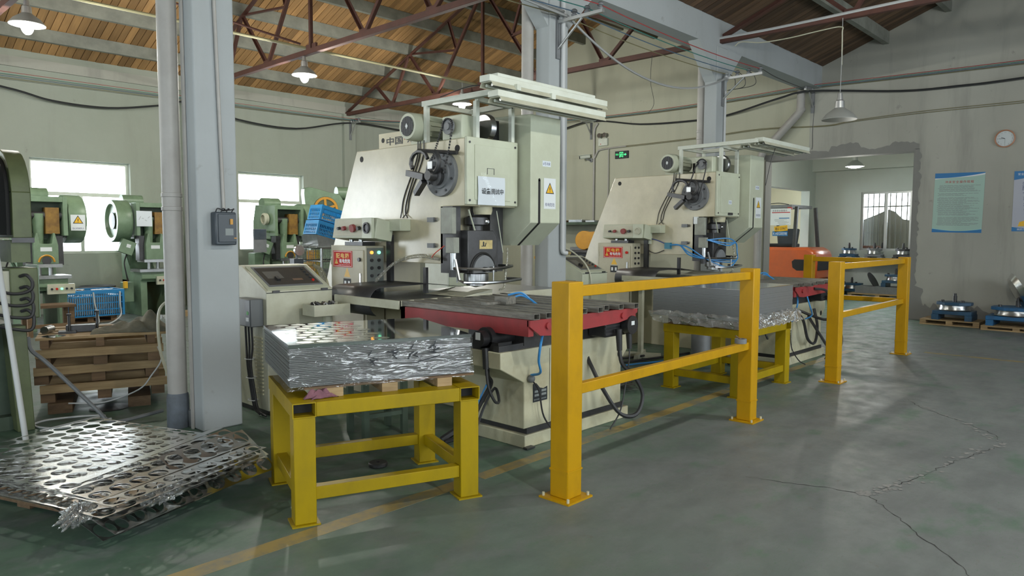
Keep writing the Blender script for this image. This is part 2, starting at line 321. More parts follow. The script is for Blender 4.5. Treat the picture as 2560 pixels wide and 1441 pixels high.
def floormat():
    m = bpy.data.materials.new('worn_green_floor_paint'); m.use_nodes = True; nt = m.node_tree; N, L = nt.nodes, nt.links; b = N['Principled BSDF']
    g = N.new('ShaderNodeNewGeometry'); sp = N.new('ShaderNodeSeparateXYZ'); L.new(g.outputs['Position'], sp.inputs[0])
    def math_(op, a, c):
        n = N.new('ShaderNodeMath'); n.operation = op
        for i, q in enumerate((a, c)):
            if isinstance(q, (int, float)): n.inputs[i].default_value = q
            else: L.new(q, n.inputs[i])
        return n.outputs[0]
    def noise(scale, st=(1, 1, 1), det=7, rot=0, ro=.65):
        mp = N.new('ShaderNodeMapping'); mp.inputs['Scale'].default_value = st; mp.inputs['Rotation'].default_value = (0, 0, rot); L.new(g.outputs['Position'], mp.inputs[0])
        n = N.new('ShaderNodeTexNoise'); n.inputs['Scale'].default_value = scale; n.inputs['Detail'].default_value = det; n.inputs['Roughness'].default_value = ro; L.new(mp.outputs[0], n.inputs['Vector']); return n.outputs['Fac']
    def rng(f, a, c, lo=0., hi=1.):
        r = N.new('ShaderNodeMapRange'); r.interpolation_type = 'SMOOTHSTEP'; r.inputs[1].default_value = a; r.inputs[2].default_value = c; r.inputs[3].default_value = lo; r.inputs[4].default_value = hi; L.new(f, r.inputs[0]); return r.outputs[0]
    def mix(f, a, c):
        x = N.new('ShaderNodeMix'); x.data_type = 'RGBA'
        if isinstance(f, (int, float)): x.inputs[0].default_value = f
        else: L.new(f, x.inputs[0])
        for i, q in ((6, a), (7, c)):
            if isinstance(q, tuple): x.inputs[i].default_value = (*q, 1)
            else: L.new(q, x.inputs[i])
        return x.outputs[2]
    # painted work bay beyond the yellow line stays green, the aisle is trodden grey
    bay = rng(math_('ADD', sp.outputs['Y'], math_('MULTIPLY', math_('SUBTRACT', noise(1.1), .5), 2.2)), 2.1, 3.5)
    dist = rng(sp.outputs['X'], 1.2, 4.2, 1., .0)
    far = rng(sp.outputs['Y'], 6, 9, 1., .25)
    patch = rng(noise(1.7, (1, 1.8, 1), 8, .5), .52, .68)
    gr = math_('MULTIPLY', math_('MAXIMUM', math_('MAXIMUM', bay, math_('MULTIPLY', dist, .75)), math_('MULTIPLY', patch, .8)), far)
    worn = rng(noise(3.2, (1, 1.5, 1), 8, .3), .46, .62)
    gr = math_('MULTIPLY', gr, math_('SUBTRACT', 1, math_('MULTIPLY', worn, .55)))
    grey = mix(rng(noise(2.0, (1, 2.2, 1), 6, .2), .35, .7), (.165, .182, .182), (.13, .141, .144))
    green = mix(rng(noise(4), .35, .7), (.095, .165, .115), (.07, .125, .09))
    c = mix(gr, grey, green)
    c = mix(math_('MULTIPLY', rng(noise(9, (1, 1, 1), 8), .62, .7), .45), c, (.12, .105, .09))
    c = mix(math_('MULTIPLY', rng(noise(26, (1, 5, 1), 4, .8), .64, .72), .3), c, (.27, .27, .255))
    c = mix(math_('MULTIPLY', rng(noise(38, (1, 2.5, 1), 6, .6), .56, .70), math_('MULTIPLY', rng(noise(1.3), .42, .58), .8)), c, (.07, .15, .085))
    c = mix(math_('MULTIPLY', rng(noise(17, (1, 4, 1), 8, -.5), .58, .7), .35), c, (.10, .10, .10))
    L.new(c, b.inputs['Base Color'])
    L.new(math_('MULTIPLY', rng(noise(5, (1, 1, 1), 6), .3, .7, .42, .62), rng(sp.outputs['Y'], 6.5, 9, 1., .62)), b.inputs['Roughness'])
    bp = N.new('ShaderNodeBump'); bp.inputs['Strength'].default_value = .06; bp.inputs['Distance'].default_value = .005; L.new(noise(7, (1, 2, 1), 6), bp.inputs['Height']); L.new(bp.outputs[0], b.inputs['Normal'])
    return m
K['floor'] = floormat()
def wornpaint(name, col, under, lo, hi):
    return mat(name, col, .5, col2=under, scale=6, amt=1, world=True, contrast=(lo, hi), detail=9)
K['line'] = wornpaint('worn_yellow_line', (.30, .22, .07), (.15, .155, .12), .42, .62)
# ================================================================== ROOM
XL, XR, YB, YF = -8.0, 14.03, 15.0, -4.5
EZ, SL = 4.58, .385                     # eave height, roof slope
fl = struct(M().box(XL-.3, 22.5, YF-.3, 16, -.25, 0).build('floor', K['floor']), 'worn green and grey painted concrete floor')
def line(p, q, w, name='floor_line'):
    p, q = Vector(p), Vector(q); m = M(); m.bar((p.x, p.y, .0006), (q.x, q.y, .0006), w, .0012); return m.build(name, K['line'], fl)
line((.2, 3.05), (2.9, 3.05), .11); line((2.95, 3.05), (6.3, 3.12), .10); line((6.35, 3.13), (9.6, 3.12), .09); line((10.1, 2.4), (10.15, -4.0), .09)
line((1.75, 5.13), (2.2, 5.15), .12)
def crack(pts, w, name='crack'):
    m = M(); P = []
    for a, b in zip(pts, pts[1:]):
        a, b = Vector((*a, 0)), Vector((*b, 0)); n = max(2, int((b-a).length/.035)); d = (b-a).normalized(); s = Vector((-d.y, d.x, 0))
        P += [a.lerp(b, i/n)+s*random.uniform(-.012, .012) for i in range(n)]
    vs = []
    for i, p in enumerate(P):
        d = (P[min(i+1, len(P)-1)]-P[max(i-1, 0)]).normalized(); s = Vector((-d.y, d.x, 0)); t = w*random.uniform(.15, 1.0)*(1 if 3 < i < len(P)-4 else .3)
        vs += [p+s*t+Vector((0, 0, .0008)), p-s*t+Vector((0, 0, .0008))]
    m.add(vs, [(2*i, 2*i+1, 2*i+3, 2*i+2) for i in range(len(P)-1)]); return m.build(name, mat('crack_dirt', (.035, .035, .035), .9), fl)
crack([(4.08, 1.9), (4.14, 1.69), (4.22, 1.49), (4.24, 1.38), (4.25, 1.26), (4.07, 1.08), (3.85, .9), (3.72, .77), (3.63, .69), (3.45, .58), (3.2, .3)], .0042)
crack([(4.3, 1.25), (4.77, 1.15), (5.36, 1.04), (5.98, .9)], .0035); crack([(5.98, .9), (6.25, 1.01), (6.53, 1.3), (6.78, 1.62), (7.04, 1.78), (7.11, 1.87)], .0035)
K['chip'] = mat('crumbled_concrete', (.27, .27, .265), .9, col2=(.19, .19, .185), scale=40, amt=.9, world=True)
def crumble(pts, w):
    m = M()
    for a, b in zip(pts, pts[1:]):
        for k in range(26):
            p = Vector((*a, 0)).lerp(Vector((*b, 0)), random.random())+Vector((random.gauss(0, w), random.gauss(0, w), 0)); r = random.uniform(.006, .026); n = random.randint(4, 6); t = random.random()*6; zc = random.uniform(.0010, .0022)
            m.add([p+Vector((r*math.cos(t+6.283*i/n), r*.7*math.sin(t+6.283*i/n), zc)) for i in range(n)], [tuple(range(n))])
    stuff(m.build('crumbled_edge', K['chip'], fl))
crumble([(4.6, 1.18), (5.36, 1.04), (5.98, .9)], .03); crumble([(5.98, .9), (6.53, 1.3), (7.0, 1.75)], .018); crumble([(4.25, 1.3), (4.3, 1.25), (4.6, 1.18)], .02)
def wall_boxes(m, axis, a, b, lo, hi, z0, z1, holes):
    """wall slab from lo..hi with rectangular holes (h0,h1,z0,z1)"""
    def put(p, q, r, s):
        if q-p > 1e-4 and s-r > 1e-4:
            m.box(p, q, a, b, r, s) if axis == 'y' else m.box(a, b, p, q, r, s)
    x = lo
    for h0, h1, c0, c1 in sorted(holes): put(x, h0, z0, z1); put(h0, h1, z0, c0); put(h0, h1, c1, z1); x = h1
    put(x, hi, z0, z1)
wb = M(); wall_boxes(wb, 'y', YB, YB+.26, XL, XR, 0, EZ+.25, [(a, b, 1.08, 2.8) for a, b in BACK_WIN]+[(-3.7, -1.7, 0, 3.0)]); wb = struct(wb.build('wall_back', K['wallg']))
M().box(XL, XR, YB-.05, YB, 4.33, 4.5).build('ring_beam', K['wallr'], wb)
for x in (2.25, 6.15, 9.95): M().box(x, x+.32, YB-.1, YB, 0, 4.33).build('pilaster', K['wallg'], wb)
# right wall with gables and the doorway to the side room
wr = M(); wall_boxes(wr, 'x', XR, XR+.26, YF, 5.45, 0, EZ+.05, [(3.62, 5.45, 0, 2.965)])
wg = M(); wall_boxes(wg, 'x', XR, XR+.26, 5.45, YB+.26, 0, EZ+.05, [(5.45, 6.29, 0, 2.965)])
yr1, yr2 = 10.12, .45
wg.prism([(5.25, EZ+.05), (YB+.26, EZ+.05), (YB+.26, EZ+.1), (yr1, EZ+.3+SL*(yr1-5.25)), (5.25, EZ+.2)], 'x', XR, XR+.26)
wr.prism([(YF, EZ+.05), (5.25, EZ+.05), (5.25, EZ+.2), (yr2, EZ+.3+SL*(5.25-yr2)), (YF, EZ+.2)], 'x', XR, XR+.26)
wr = struct(wr.build('wall_right', K['wallr'])); struct(wg.build('wall_right_bay', K['wally']))
def ragged(pts_in, pts_out, t, name='bare_cement_edge'):
    m = M(); n = len(pts_in)
    vs = [(XR-t, *p) for p in pts_in]+[(XR-t, *p) for p in pts_out]; m.add(vs, [(i, i+1, n+i+1, n+i) for i in range(n-1)]); return m.build(name, K['cement'], wr)
N_ = 60
ragged([(6.42-(6.42-3.55)*i/N_, 2.965) for i in range(N_+1)], [(6.42-(6.42-3.55)*i/N_, 3.0+.03*random.random()+.05*abs(math.sin(i*.21))+(.10 if 28 < i < 40 else 0)+(.05 if i > 50 else 0)) for i in range(N_+1)], .004)
ragged([(3.62, 2.97*i/N_) for i in range(N_+1)], [(3.57-.05*random.random()-.03*abs(math.sin(i*.35))-(.12 if i < 12 else 0), 2.97*i/N_) for i in range(N_+1)], .004)
ragged([(3.62-2.6*i/N_, 0) for i in range(N_+1)], [(3.62-2.6*i/N_, .12+.12*random.random()+.08*abs(math.sin(i*.2))) for i in range(N_+1)], .003)
door = M(); door.box(XR-.006, XR+.27, 3.615, 3.63, 0, 2.965); door.box(XR-.006, XR+.27, 6.285, 6.30, 0, 2.965); door.box(XR-.006, XR+.27, 3.63, 6.285, 2.93, 2.966)
struct(door.build('door_1', K['cement']), 'bare cement lining of the wide doorway')
dj = M(); dj.box(-3.75, -3.7, YB-.02, YB+.26, 0, 3.05); dj.box(-1.7, -1.65, YB-.02, YB+.26, 0, 3.05); dj.box(-3.7, -1.7, YB-.02, YB+.26, 3.0, 3.05)
struct(dj.build('door_2', K['conc']), 'frame of the open daylight door in the pale green wall')
wl = M(); wall_boxes(wl, 'x', XL-.26, XL, YF, YB, 0, 7.2, [(a, b, 1.0, 3.4) for a, b in LEFT_WIN]); struct(wl.build('wall_left', K['wallg']))
wf = M(); wall_boxes(wf, 'y', YF-.26, YF, XL, XR, 0, EZ+.4, [(a, b, 1.0, 3.4) for a, b in FRONT_WIN]); struct(wf.build('wall_front', K['wallr']))
# windows
wn = [0]
def window(p0, p1, z0, z1, axis, pos, inward, label, bars=False):
    wn[0] += 1; d = .045; t = inward*.03
    def bx(m, a, b, c, e, dd=d): m.box(a, b, min(pos, pos+inward*dd), max(pos, pos+inward*dd), c, e) if axis == 'y' else m.box(min(pos, pos+inward*dd), max(pos, pos+inward*dd), a, b, c, e); return m
    m = M(); bx(m, p0, p1, z0, z0+.05); bx(m, p0, p1, z1-.05, z1); bx(m, p0, p0+.05, z0+.05, z1-.05); bx(m, p1-.05, p1, z0+.05, z1-.05)
    o = struct(m.build('window_%d' % wn[0], K['alu'] if bars else K['white']), label)
    mid = (p0+p1)/2; zt = z0+(z1-z0)*.64
    if not bars: bx(M(), p0+.05, p1-.05, zt-.035, zt+.035).build('transom', K['white'], o)
    bx(M(), mid-.03, mid+.03, z0+.05, (z1-.05) if bars else zt-.035).build('mullion', K['alu'] if bars else K['white'], o)
    for a, b, c, e in ([(p0+.05, mid-.03, z0+.05, zt-.035), (mid+.03, p1-.05, z0+.05, zt-.035), (p0+.05, p1-.05, zt+.035, z1-.05)] if not bars else [(p0+.05, mid-.03, z0+.05, z1-.05), (mid+.03, p1-.05, z0+.05, z1-.05)]):
        g = M(); q = pos+inward*.02; g.box(a, b, q, q+.004, c, e) if axis == 'y' else g.box(q, q+.004, a, b, c, e); g.build('pane', K['glass'], o)
    if bars:
        n = 9
        for i in range(1, n):
            y = p0+(p1-p0)*i/n; M().cyl((pos-inward*.05, y, z0), (pos-inward*.05, y, z1), .013, n=6).build('guard_bar', K['ink'], o)
        for z in (z0+(z1-z0)*.3, z0+(z1-z0)*.75): M().box(pos-inward*.05-.004, pos-inward*.05+.004, p0, p1, z-.016, z+.016).build('guard_rail', K['ink'], o)
    else: bx(M(), p0-.04, p1+.04, z0-.03, z0, .16 if axis == 'y' and inward < 0 else .1).build('window_sill', K['conc'], o)
    return o
for a, b in BACK_WIN: window(a, b, 1.08, 2.8, 'y', YB+.17, -1, 'blown-out bright window in the pale green wall')
for a, b in LEFT_WIN: window(a, b, 1.0, 3.4, 'x', XL-.2, 1, 'large window in the left wall')
for a, b in FRONT_WIN: window(a, b, 1.0, 3.4, 'y', YF-.2, 1, 'large window in the wall opposite the presses')
# side room behind the doorway
sr = M(); wall_boxes(sr, 'x', 19.4, 19.62, 1.0, 7.55, 0, 3.5, [(5.02, 6.18, 1.1, 2.56)]); struct(sr.build('wall_side_room_far', K['wallin']))
window(5.02, 6.18, 1.1, 2.56, 'x', 19.48, -1, 'barred two-pane window of the side room', True)
sr = M(); wall_boxes(sr, 'y', 7.33, 7.55, XR+.26, 19.4, 0, 3.5, [(14.9, 19.02, 0, 2.62)]); struct(sr.build('wall_side_room_left', K['wallin']))
yard = M().box(20.6, 20.8, 3.2, 7.2, 0, 1.78)
for i in range(34): yard.box(20.57, 20.6, 3.25+.115*i, 3.3+.115*i, 0, 1.76)
yard.prism([(4.4, 1.77), (6.75, 1.77), (6.6, 1.86), (6.2, 2.02), (5.9, 2.16), (5.75, 2.1), (5.55, 1.9), (5.2, 1.84), (4.6, 1.86)], 'x', 20.65, 20.75)
tag(yard.build('yard_wall', mat('dark_corrugated_sheet', (.035, .03, .025), .8)), 'dark corrugated yard wall seen through the barred side room window', 'yard wall')
struct(M().box(XR+.26, 19.4, .8, 1.0, 0, 3.5).build('wall_side_room_right', K['wallin']))
struct(M().box(XR+.26, 22, .8, 13.2, 3.5, 3.6).build('ceiling_side_room', K['wallin']))
struct(M().box(19.15, 19.4, 1.0, 7.33, 3.12, 3.5).build('trim_1', K['wallin']), 'plastered beam along the top of the side room wall')
sr = M(); wall_boxes(sr, 'y', 11.0, 11.2, XR+.26, 22, 0, 3.5, [(15.5, 18.5, .1, 3.1)]); struct(sr.build('wall_side_room_end', K['wallcream']))
struct(M().box(21.0, 21.2, 7.55, 11.0, 0, 3.5).build('wall_side_room_alcove', K['wallcream']))
# ------------------------------------------------------------------ roof
deck = M()
def slope(ya, yb): return [(ya, EZ+.07), (yb, EZ+.07+SL*abs(yb-ya)), (yb, EZ+.13+SL*abs(yb-ya)), (ya, EZ+.13)]
for ya, yb in ((YB+.05, yr1), (5.45, yr1), (5.2, yr2), (YF, yr2)): deck.prism(slope(ya, yb), 'x', XL, XR+.26)
deck.box(XL, XR+.26, 5.24, 5.6, EZ+.062, EZ+.2)
ce = struct(deck.build('ceiling', K['pined']), 'pitched timber roof of boards on concrete purlins')
pm = {}
def board(x, w, ya, yb, mt):
    L_ = math.hypot(yb-ya, SL*abs(yb-ya)); key = (round(w, 3), ya, mt)
    if key not in pm: pm[key] = M().box(-w/2, w/2, 0, L_, -.022, 0).mesh('plank', K[mt])
    o = bpy.data.objects.new('plank', pm[key]); COL.objects.link(o); o.parent = ce
    o.location = (x, ya, EZ+.066+random.uniform(-.004, .002)); s = 1 if yb > ya else -1
    o.rotation_euler = (math.atan(SL), 0, 0 if s > 0 else math.pi); return o
x = 1.2
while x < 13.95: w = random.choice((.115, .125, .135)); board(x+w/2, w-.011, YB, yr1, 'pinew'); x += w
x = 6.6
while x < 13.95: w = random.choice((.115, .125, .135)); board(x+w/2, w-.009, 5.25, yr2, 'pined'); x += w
def boards(x0, x1, ya, yb, mt):
    m = M(); x = x0; s = 1 if yb > ya else -1
    while x < x1:
        w = .125; m.prism([(ya, EZ+.045), (yb, EZ+.045+SL*abs(yb-ya)), (yb, EZ+.066+SL*abs(yb-ya)), (ya, EZ+.066)], 'x', x, min(x1, x+w-.006)); x += w
    stuff(m.build('plank_field', K[mt], ce))
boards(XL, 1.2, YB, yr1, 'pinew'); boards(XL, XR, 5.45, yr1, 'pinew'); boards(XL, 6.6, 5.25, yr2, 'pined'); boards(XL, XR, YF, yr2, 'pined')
def purlin(y, y0, s, h=.2):
    z = EZ+.04+SL*abs(y-y0); n = Vector((0, s*math.sin(math.atan(SL)), 0)); m = M()
    m.prism([(y-.045, z+.01), (y+.045, z+.01), (y+.045, z-h), (y-.045, z-h)], 'x', XL, XR); return m.build('purlin', K['conc'], ce)
for i in range(6): purlin(14.32-.86*i, YB, 1)
for i in range(5): purlin(6.2+.9*i, 5.45, 1, .16)
for y in (4.15, 3.2, 2.25, 1.3): purlin(y, 5.25, 1)
for y in (-.5, -1.5, -2.5, -3.5): purlin(y, YF, 1)
# ------------------------------------------------------------------ columns, beam
CX = [(2.24, 2.545), (6.12, 6.44), (9.9, 10.22)]
bm = struct(M().box(XL, XR, 5.25, 5.6, 4.23, EZ+.06).build('beam', K['column']), 'long whitewashed beam over the columns')
for i, (a, b) in enumerate([(-1.65, -1.35)]+CX):
    c = M(); c.box(a, b, 5.22, 5.42, 0, 4.23); c = struct(c.build('column', K['column'], None, .012), 'square whitewashed concrete column')
    for s, x0 in ((-1, a), (1, b)):
        h = M(); h.prism([(x0, 3.72), (x0+s*.5, 4.23), (x0, 4.23)], 'y', 5.24, 5.42); h.build('haunch', K['column'], c)
# ------------------------------------------------------------------ trusses
def truss(x, y0, y1, label, zb=4.33):
    t = thing('roof_truss', label, 'truss', (x, 0, 0), 0, 'red steel roof trusses'); rg = (y0+y1)/2; zt = lambda y: EZ-.02+SL*(min(y-y0, y1-y))-.12
    t0 = lambda y: max(zt(y), zb+.04); kx = K['rust']
    M().angle((0, y0, zb), (0, y1, zb), .075, .009).build('bottom_chord', kx, t)
    M().angle((0, y0, zb+.06), (0, rg, zt(rg)), .08, .009).build('top_chord', kx, t); M().angle((0, y1, zb+.06), (0, rg, zt(rg)), .08, .009).build('top_chord', kx, t)
    M().bar((0, rg, zb), (0, rg, zt(rg)), .05, .05).build('king_post', kx, t)
    H = (y1-y0)/2
    for s in (-1, 1):
        Y = lambda k: rg+s*H*k
        seg = [((.755, 1), (.62, 0)), ((.49, 1), (.62, 0)), ((.49, 1), (.30, 0)), ((0, 1), (.30, 0))]
        for (a, ta), (b, tb) in seg: M().angle((.02, Y(a), t0(Y(a)) if ta else zb), (.02, Y(b), t0(Y(b)) if tb else zb), .05, .007).build('web_member', kx, t)
        q = Vector((.02, Y(.30), zb)).lerp(Vector((.02, Y(0), zt(rg))), .45)
        M().angle((.02, Y(.49), t0(Y(.49))), q, .045, .006).build('web_member', kx, t); M().angle((.02, Y(.22), t0(Y(.22))), q, .045, .006).build('web_member', kx, t)
        for k in (.62, .30): M().box(-.006, .03, Y(k)-.1, Y(k)+.1, zb-.02, zb+.09).build('gusset_plate', kx, t)
    M().box(-.006, .03, rg-.14, rg+.14, zb-.02, zb+.12).build('gusset_plate', kx, t)
    return t
truss(2.4, 5.6, YB-.02, 'rusty red roof truss over the first column beside the breaker box')
truss(6.28, 5.6, YB-.02, 'rusty red roof truss seated on the column behind the first punch press')
truss(10.06, 5.6, YB-.02, 'rusty red roof truss ending on the column behind the second punch press')
truss(10.06, -4.45, 5.25, 'rusty red roof truss carrying the unlit pendant lamp')
truss(6.28, -4.45, 5.25, 'rusty red roof truss over the yellow barrier aisle')
cable('tie_pipe', [(XL+.1, 10.55, 4.44), (2, 10.55, 4.44), (8, 10.55, 4.44), (XR-.02, 10.55, 4.44)], .022, mat('cream_pipe', (.45, .42, .25), .5), 'thin cream tie pipe running along the truss bottom chords', 'pipe')
cable('tie_pipe', [(2.4, 12.3, 5.6), (3.6, 11.7, 5.15), (6.28, 10.6, 4.5)], .018, K['rust'], 'thin slanting brace rod rising from the middle of the roof truss', 'brace')
cable('conduit', [(10.02, 5.3, 4.36), (10.02, 4.4, 4.345), (10.02, 2.5, 4.37), (10.02, 0, 4.37)], .02, K['conduit'], 'white conduit clipped along the red truss chord above the aisle', 'conduit')
# ================================================================== PUNCH PRESSES
def warn_sticker(par, c, nrm, w, h, up=(0, 0, 1), lines=True):
    c = Vector(c); n = Vector(nrm).normalized(); u = Vector(up).normalized(); a = u.cross(n)
    p = M().plate(c, n, u, w, h, .0012).build('warning_sticker', K['sticker'], par)
    def tri(cc, s, off, mt, name):
        q = cc+n*off; M().add([q+a*(-s)+u*(-s*.58), q+a*s+u*(-s*.58), q+u*(s*1.15)], [(0, 1, 2)]).build(name, mt, p)
    k = w*.36; cc = c+u*h*.12
    tri(cc, k, .0016, K['ink'], 'triangle_border'); tri(cc, k*.78, .002, K['signyel'], 'triangle_field')
    m = M(); m.plate(cc+n*.0024+u*k*.18, n, u, k*.14, k*.5, .0004); m.plate(cc+n*.0024-u*k*.27, n, u, k*.14, k*.14, .0004); m.build('exclamation_mark', K['ink'], p)
    if lines: text('有电危险' if lines is True else lines, h*.13, K['inkb'], p, c+n*.0018-u*h*.36, n, u, w=w*.8)
    return p
def danger_sign(par, c, nrm, w, h):
    c = Vector(c); n = Vector(nrm).normalized(); u = Vector((0, 0, 1)); a = u.cross(n)
    p = M().plate(c, n, u, w, h, .003).build('danger_sign', K['signred'], par)
    m = M(); t = w*.012
    for q in (-1, 1): m.plate(c+n*.0031+u*q*h*.45, n, u, w*.94, t, .0005); m.plate(c+n*.0031+a*q*w*.465, n, u, t, h*.9, .0005)
    m.build('border', K['sticker'], p)
    text('配电箱', h*.34, K['signyel'], p, c+n*.0036+u*h*.2, n, w=w*.68, spacing=1.25, bold=.02)
    text('有电危险', h*.28, K['sticker'], p, c+n*.0036-u*h*.13+a*w*.12, n, w=w*.58, bold=.02)
    text('Danger Electric Shock Risk', h*.07, K['sticker'], p, c+n*.0036-u*h*.36+a*w*.1, n, w=w*.6)
    q = c+n*.0036-u*h*.15-a*w*.32; s = w*.085
    M().add([q-a*s-u*s*.9, q+a*s-u*s*.9, q+u*s*1.0], [(0, 1, 2)]).build('warning_triangle', K['signyel'], p)
    M().plate(q+n*.0004-u*s*.15, n, u, s*.2, s*.9, .0003).build('exclamation_mark', K['ink'], p)
    return p
def press_machine(ox, first):
    lab = 'cream punch press with a white paper notice on its head' if first else 'cream punch press with blue air hoses at its ram, beside the doorway'
    t = thing('punch_press', lab, 'punch press', (ox, 4.35, 0), 0, 'twin punch presses')
    C, CG = K['cream'], K['creamcool']
    fr = M(); fr.prism([(.0, 2.24), (1.51, 2.24), (1.96, 1.28), (2.1, .9), (2.1, 0), (-.28, 0), (-.28, .84), (1.3, .84), (1.3, 1.205), (.27, 1.205), (.27, 1.69), (0, 1.69)], 'x', -.3, .3)
    fr = fr.build('c_frame', C, t, .006)
    for y, z, r in ((1.43, 2.162, .028), (.09, 2.16, .03)): M().cyl((-.3015, y, z), (-.299, y, z), r, n=16).build('lifting_hole', K['dark'], fr)
    # far side plate with the maker's lettering
    if first:
        sp = M().box(.27, .31, .5, 1.93, 2.2, 2.50).build('side_plate', C, t)
        text('中国', .085, K['ink'], sp, (.2685, 1.665, 2.412), (-1, 0, 0), w=.27, bold=.02); text('·', .12, K['inkr'], sp, (.2685, 1.50, 2.415), (-1, 0, 0)); text('双融', .085, K['ink'], sp, (.2685, 1.32, 2.415), (-1, 0, 0), w=.28, bold=.02)
        M().cyl((.269, 1.86, 2.43), (.2675, 1.86, 2.43), .025, n=14).build('lifting_hole', K['dark'], sp)
    # head cover
    hc = M().box(-.305, .3, -.03, 0, 1.7, 2.25).build('head_cover', CG, t, .006)
    M().box(-.22, .2, -.036, -.03, 1.74, 2.19).build('cover_panel', CG, hc, .003)
    for x in (-.275, .265):
        for z in (1.735, 2.205): M().cyl((x, -.036, z), (x, -.03, z), .01, n=8).build('screw', K['dsteel'], hc)
    if first:
        pp = M().quadgrid(lambda u, v: (-.195+.32*u, -.040-.006*math.sin(u*5+v*3)*v*(1-v)*3-.004, 1.70+.235*v), 10, 8).build('paper_notice', K['paper'], t)
        tx = text('设备调试中', .052, K['ink'], pp, (-.03, -.0548, 1.815), (0, -1, 0), w=.255, bold=.012)
        M().quadgrid(lambda u, v: (-.205+.345*u, -.0595-.003*math.sin(9*u+5*v), 1.685+.28*v), 12, 10).build('plastic_sleeve', K['sleeve'], pp)
        m = M()
        for p, q in (((-.08, 1.955), (-.08, 2.005)), ((.0, 1.955), (.0, 2.005)), ((-.08, 2.005), (0, 2.005))): m.bar((p[0], -.038, p[1]), (q[0], -.038, q[1]), .004, .003)
        m.build('label_outline', K['dsteel'], hc)
    else:
        M().box(-.02, .06, -.040, -.036, 1.85, 1.9).build('label', K['paper'], hc); text('检查', .03, K['inkb'], hc, (.02, -.0405, 1.875), (0, -1, 0)); M().box(-.02, .08, -.05, -.03, 1.715, 1.745).build('latch', K['dsteel'], hc)
    # crank flange, drive chain and pulley on the near side plate
    f = M(); f.lathe([(.001, .05), (.12, .05), (.125, .035), (.185, .035), (.19, .02), (.19, 0)], (-.3, .27, 1.96), (-1, 0, 0), 28); f = f.build('crank_flange', K['greyp'], t)
    for i in range(8):
        a = i*math.pi/4+.3; M().cyl((-.335, .27+.155*math.cos(a), 1.96+.155*math.sin(a)), (-.343, .27+.155*math.cos(a), 1.96+.155*math.sin(a)), .012, n=6).build('bolt', K['dsteel'], f)
    M().lathe([(.075, .05), (.08, .09), (.045, .1), (.04, .17), (.001, .17)], (-.3, .27, 1.94), (-1, 0, 0), 20).build('crank_hub', K['dsteel'], f)
    for a0, a1, off in ((2.2, 4.2, 0),):
        m = M(); m.tube([(-.42, .30+.12*math.cos(a0+(a1-a0)*i/8), 2.05+.1*math.sin(a0+(a1-a0)*i/8)) for i in range(9)], .02, 6); m.build('clamp_arm', K['dsteel'], f)
    M().bar((-.44, .33, 1.93), (-.40, .60, 1.98), .06, .05).build('crank_arm', K['dsteel'], f); M().bar((-.43, .36, 1.9), (-.40, .50, 1.80), .05, .045).build('crank_arm', K['dsteel'], f)
    m = M(); m.tube([(-.43, .42+.11*math.cos(a), 2.06+.09*math.sin(a)) for a in [-.6+.5*i for i in range(8)]], .018, 6); m.build('cam_ring', K['dsteel'], f)
    M().cyl((-.33, .06, 2.12), (-.36, .52, 2.17), .016, n=8).build('switch_rod', K['dsteel'], f)
    M().box(-.41, -.37, .28, .34, 2.0, 2.06).build('proximity_sensor', K['steel'], f)
    pu = M(); pu.lathe([(.001, .0), (.045, 0), (.05, .012), (.066, .012), (.066, .03), (.03, .03), (.03, .045), (.001, .045)], (-.29, .185, 2.345), (-1, 0, 0), 20); pu = pu.build('drive_pulley', K['greyp'], t)
    n = 46; m = M()                                         # chain links
    path = []
    for i in range(12): a = math.pi*i/11; path.append((-.325, .185+.062*math.cos(a), 2.345+.062*math.sin(a)))
    path = path+[(-.36, .17-.0, 2.2), (-.40, .22, 2.0)]; left = [(-.325, .247, 2.345), (-.34, .30, 2.2), (-.37, .335, 2.07)]; right = [(-.325, .123, 2.345), (-.345, .145, 2.15), (-.375, .18, 1.95)]
    if first:
        for L_ in (left, right, [p for p in path[:12]]):
            pts = crv(L_, 8 if len(L_) < 5 else 2)
            for i, (p, q) in enumerate(zip(pts, pts[1:])): m.bar(p, Vector(p).lerp(q, .72), .018 if i % 2 else .011, .013)
        stuff(m.build('drive_chain', K['rubber'], pu))
    else: M().tube(crv([right[2], right[1], right[0]]+path[1:11]+[left[0], left[1], left[2]], 3), .008, 6).build('drive_belt', K['rubber'], pu)
    M().box(-.28, -.08, .06, .30, 2.24, 2.44).build('reducer', CG, t, .01)
    M().lathe([(.001, 0), (.11, 0), (.12, .015), (.12, .05), (.001, .05)], (0.0, .1, 2.36), 'x', 24).build('drive_wheel', K['steel'], t)
    M().box(.02, .3, .2, .5, 2.24, 2.46 if first else 2.4).build('gear_housing', K['dark'], t)
    # motor
    mo = M(); mo.lathe([(.07, -.02), (.11, -.02), (.118, .0), (.122, .12), (.10, .14), (.098, .42), (.10, .44), (.06, .48), (.03, .48), (.03, .55), (.001, .55)], (-.36, .64, 2.385), 'x', 28); mo = mo.build('motor', K['creamcool'], t)
    M().cyl((-.384, .64, 2.385), (-.3805, .64, 2.385), .085, n=24).build('fan_grille', K['dark'], mo)
    m = M()
    for i in range(-5, 6):
        h = math.sqrt(max(0, .085**2-(i*.015)**2)); m.box(-.387, -.384, .64+i*.015-.0022, .64+i*.015+.0022, 2.385-h, 2.385+h)
    stuff(m.build('grille_bars', K['greyp'], mo))
    M().prism([(.64, 2.41), (.655, 2.385), (.64, 2.36), (.625, 2.385)], 'x', -.392, -.387).build('maker_badge', K['sticker'], mo)
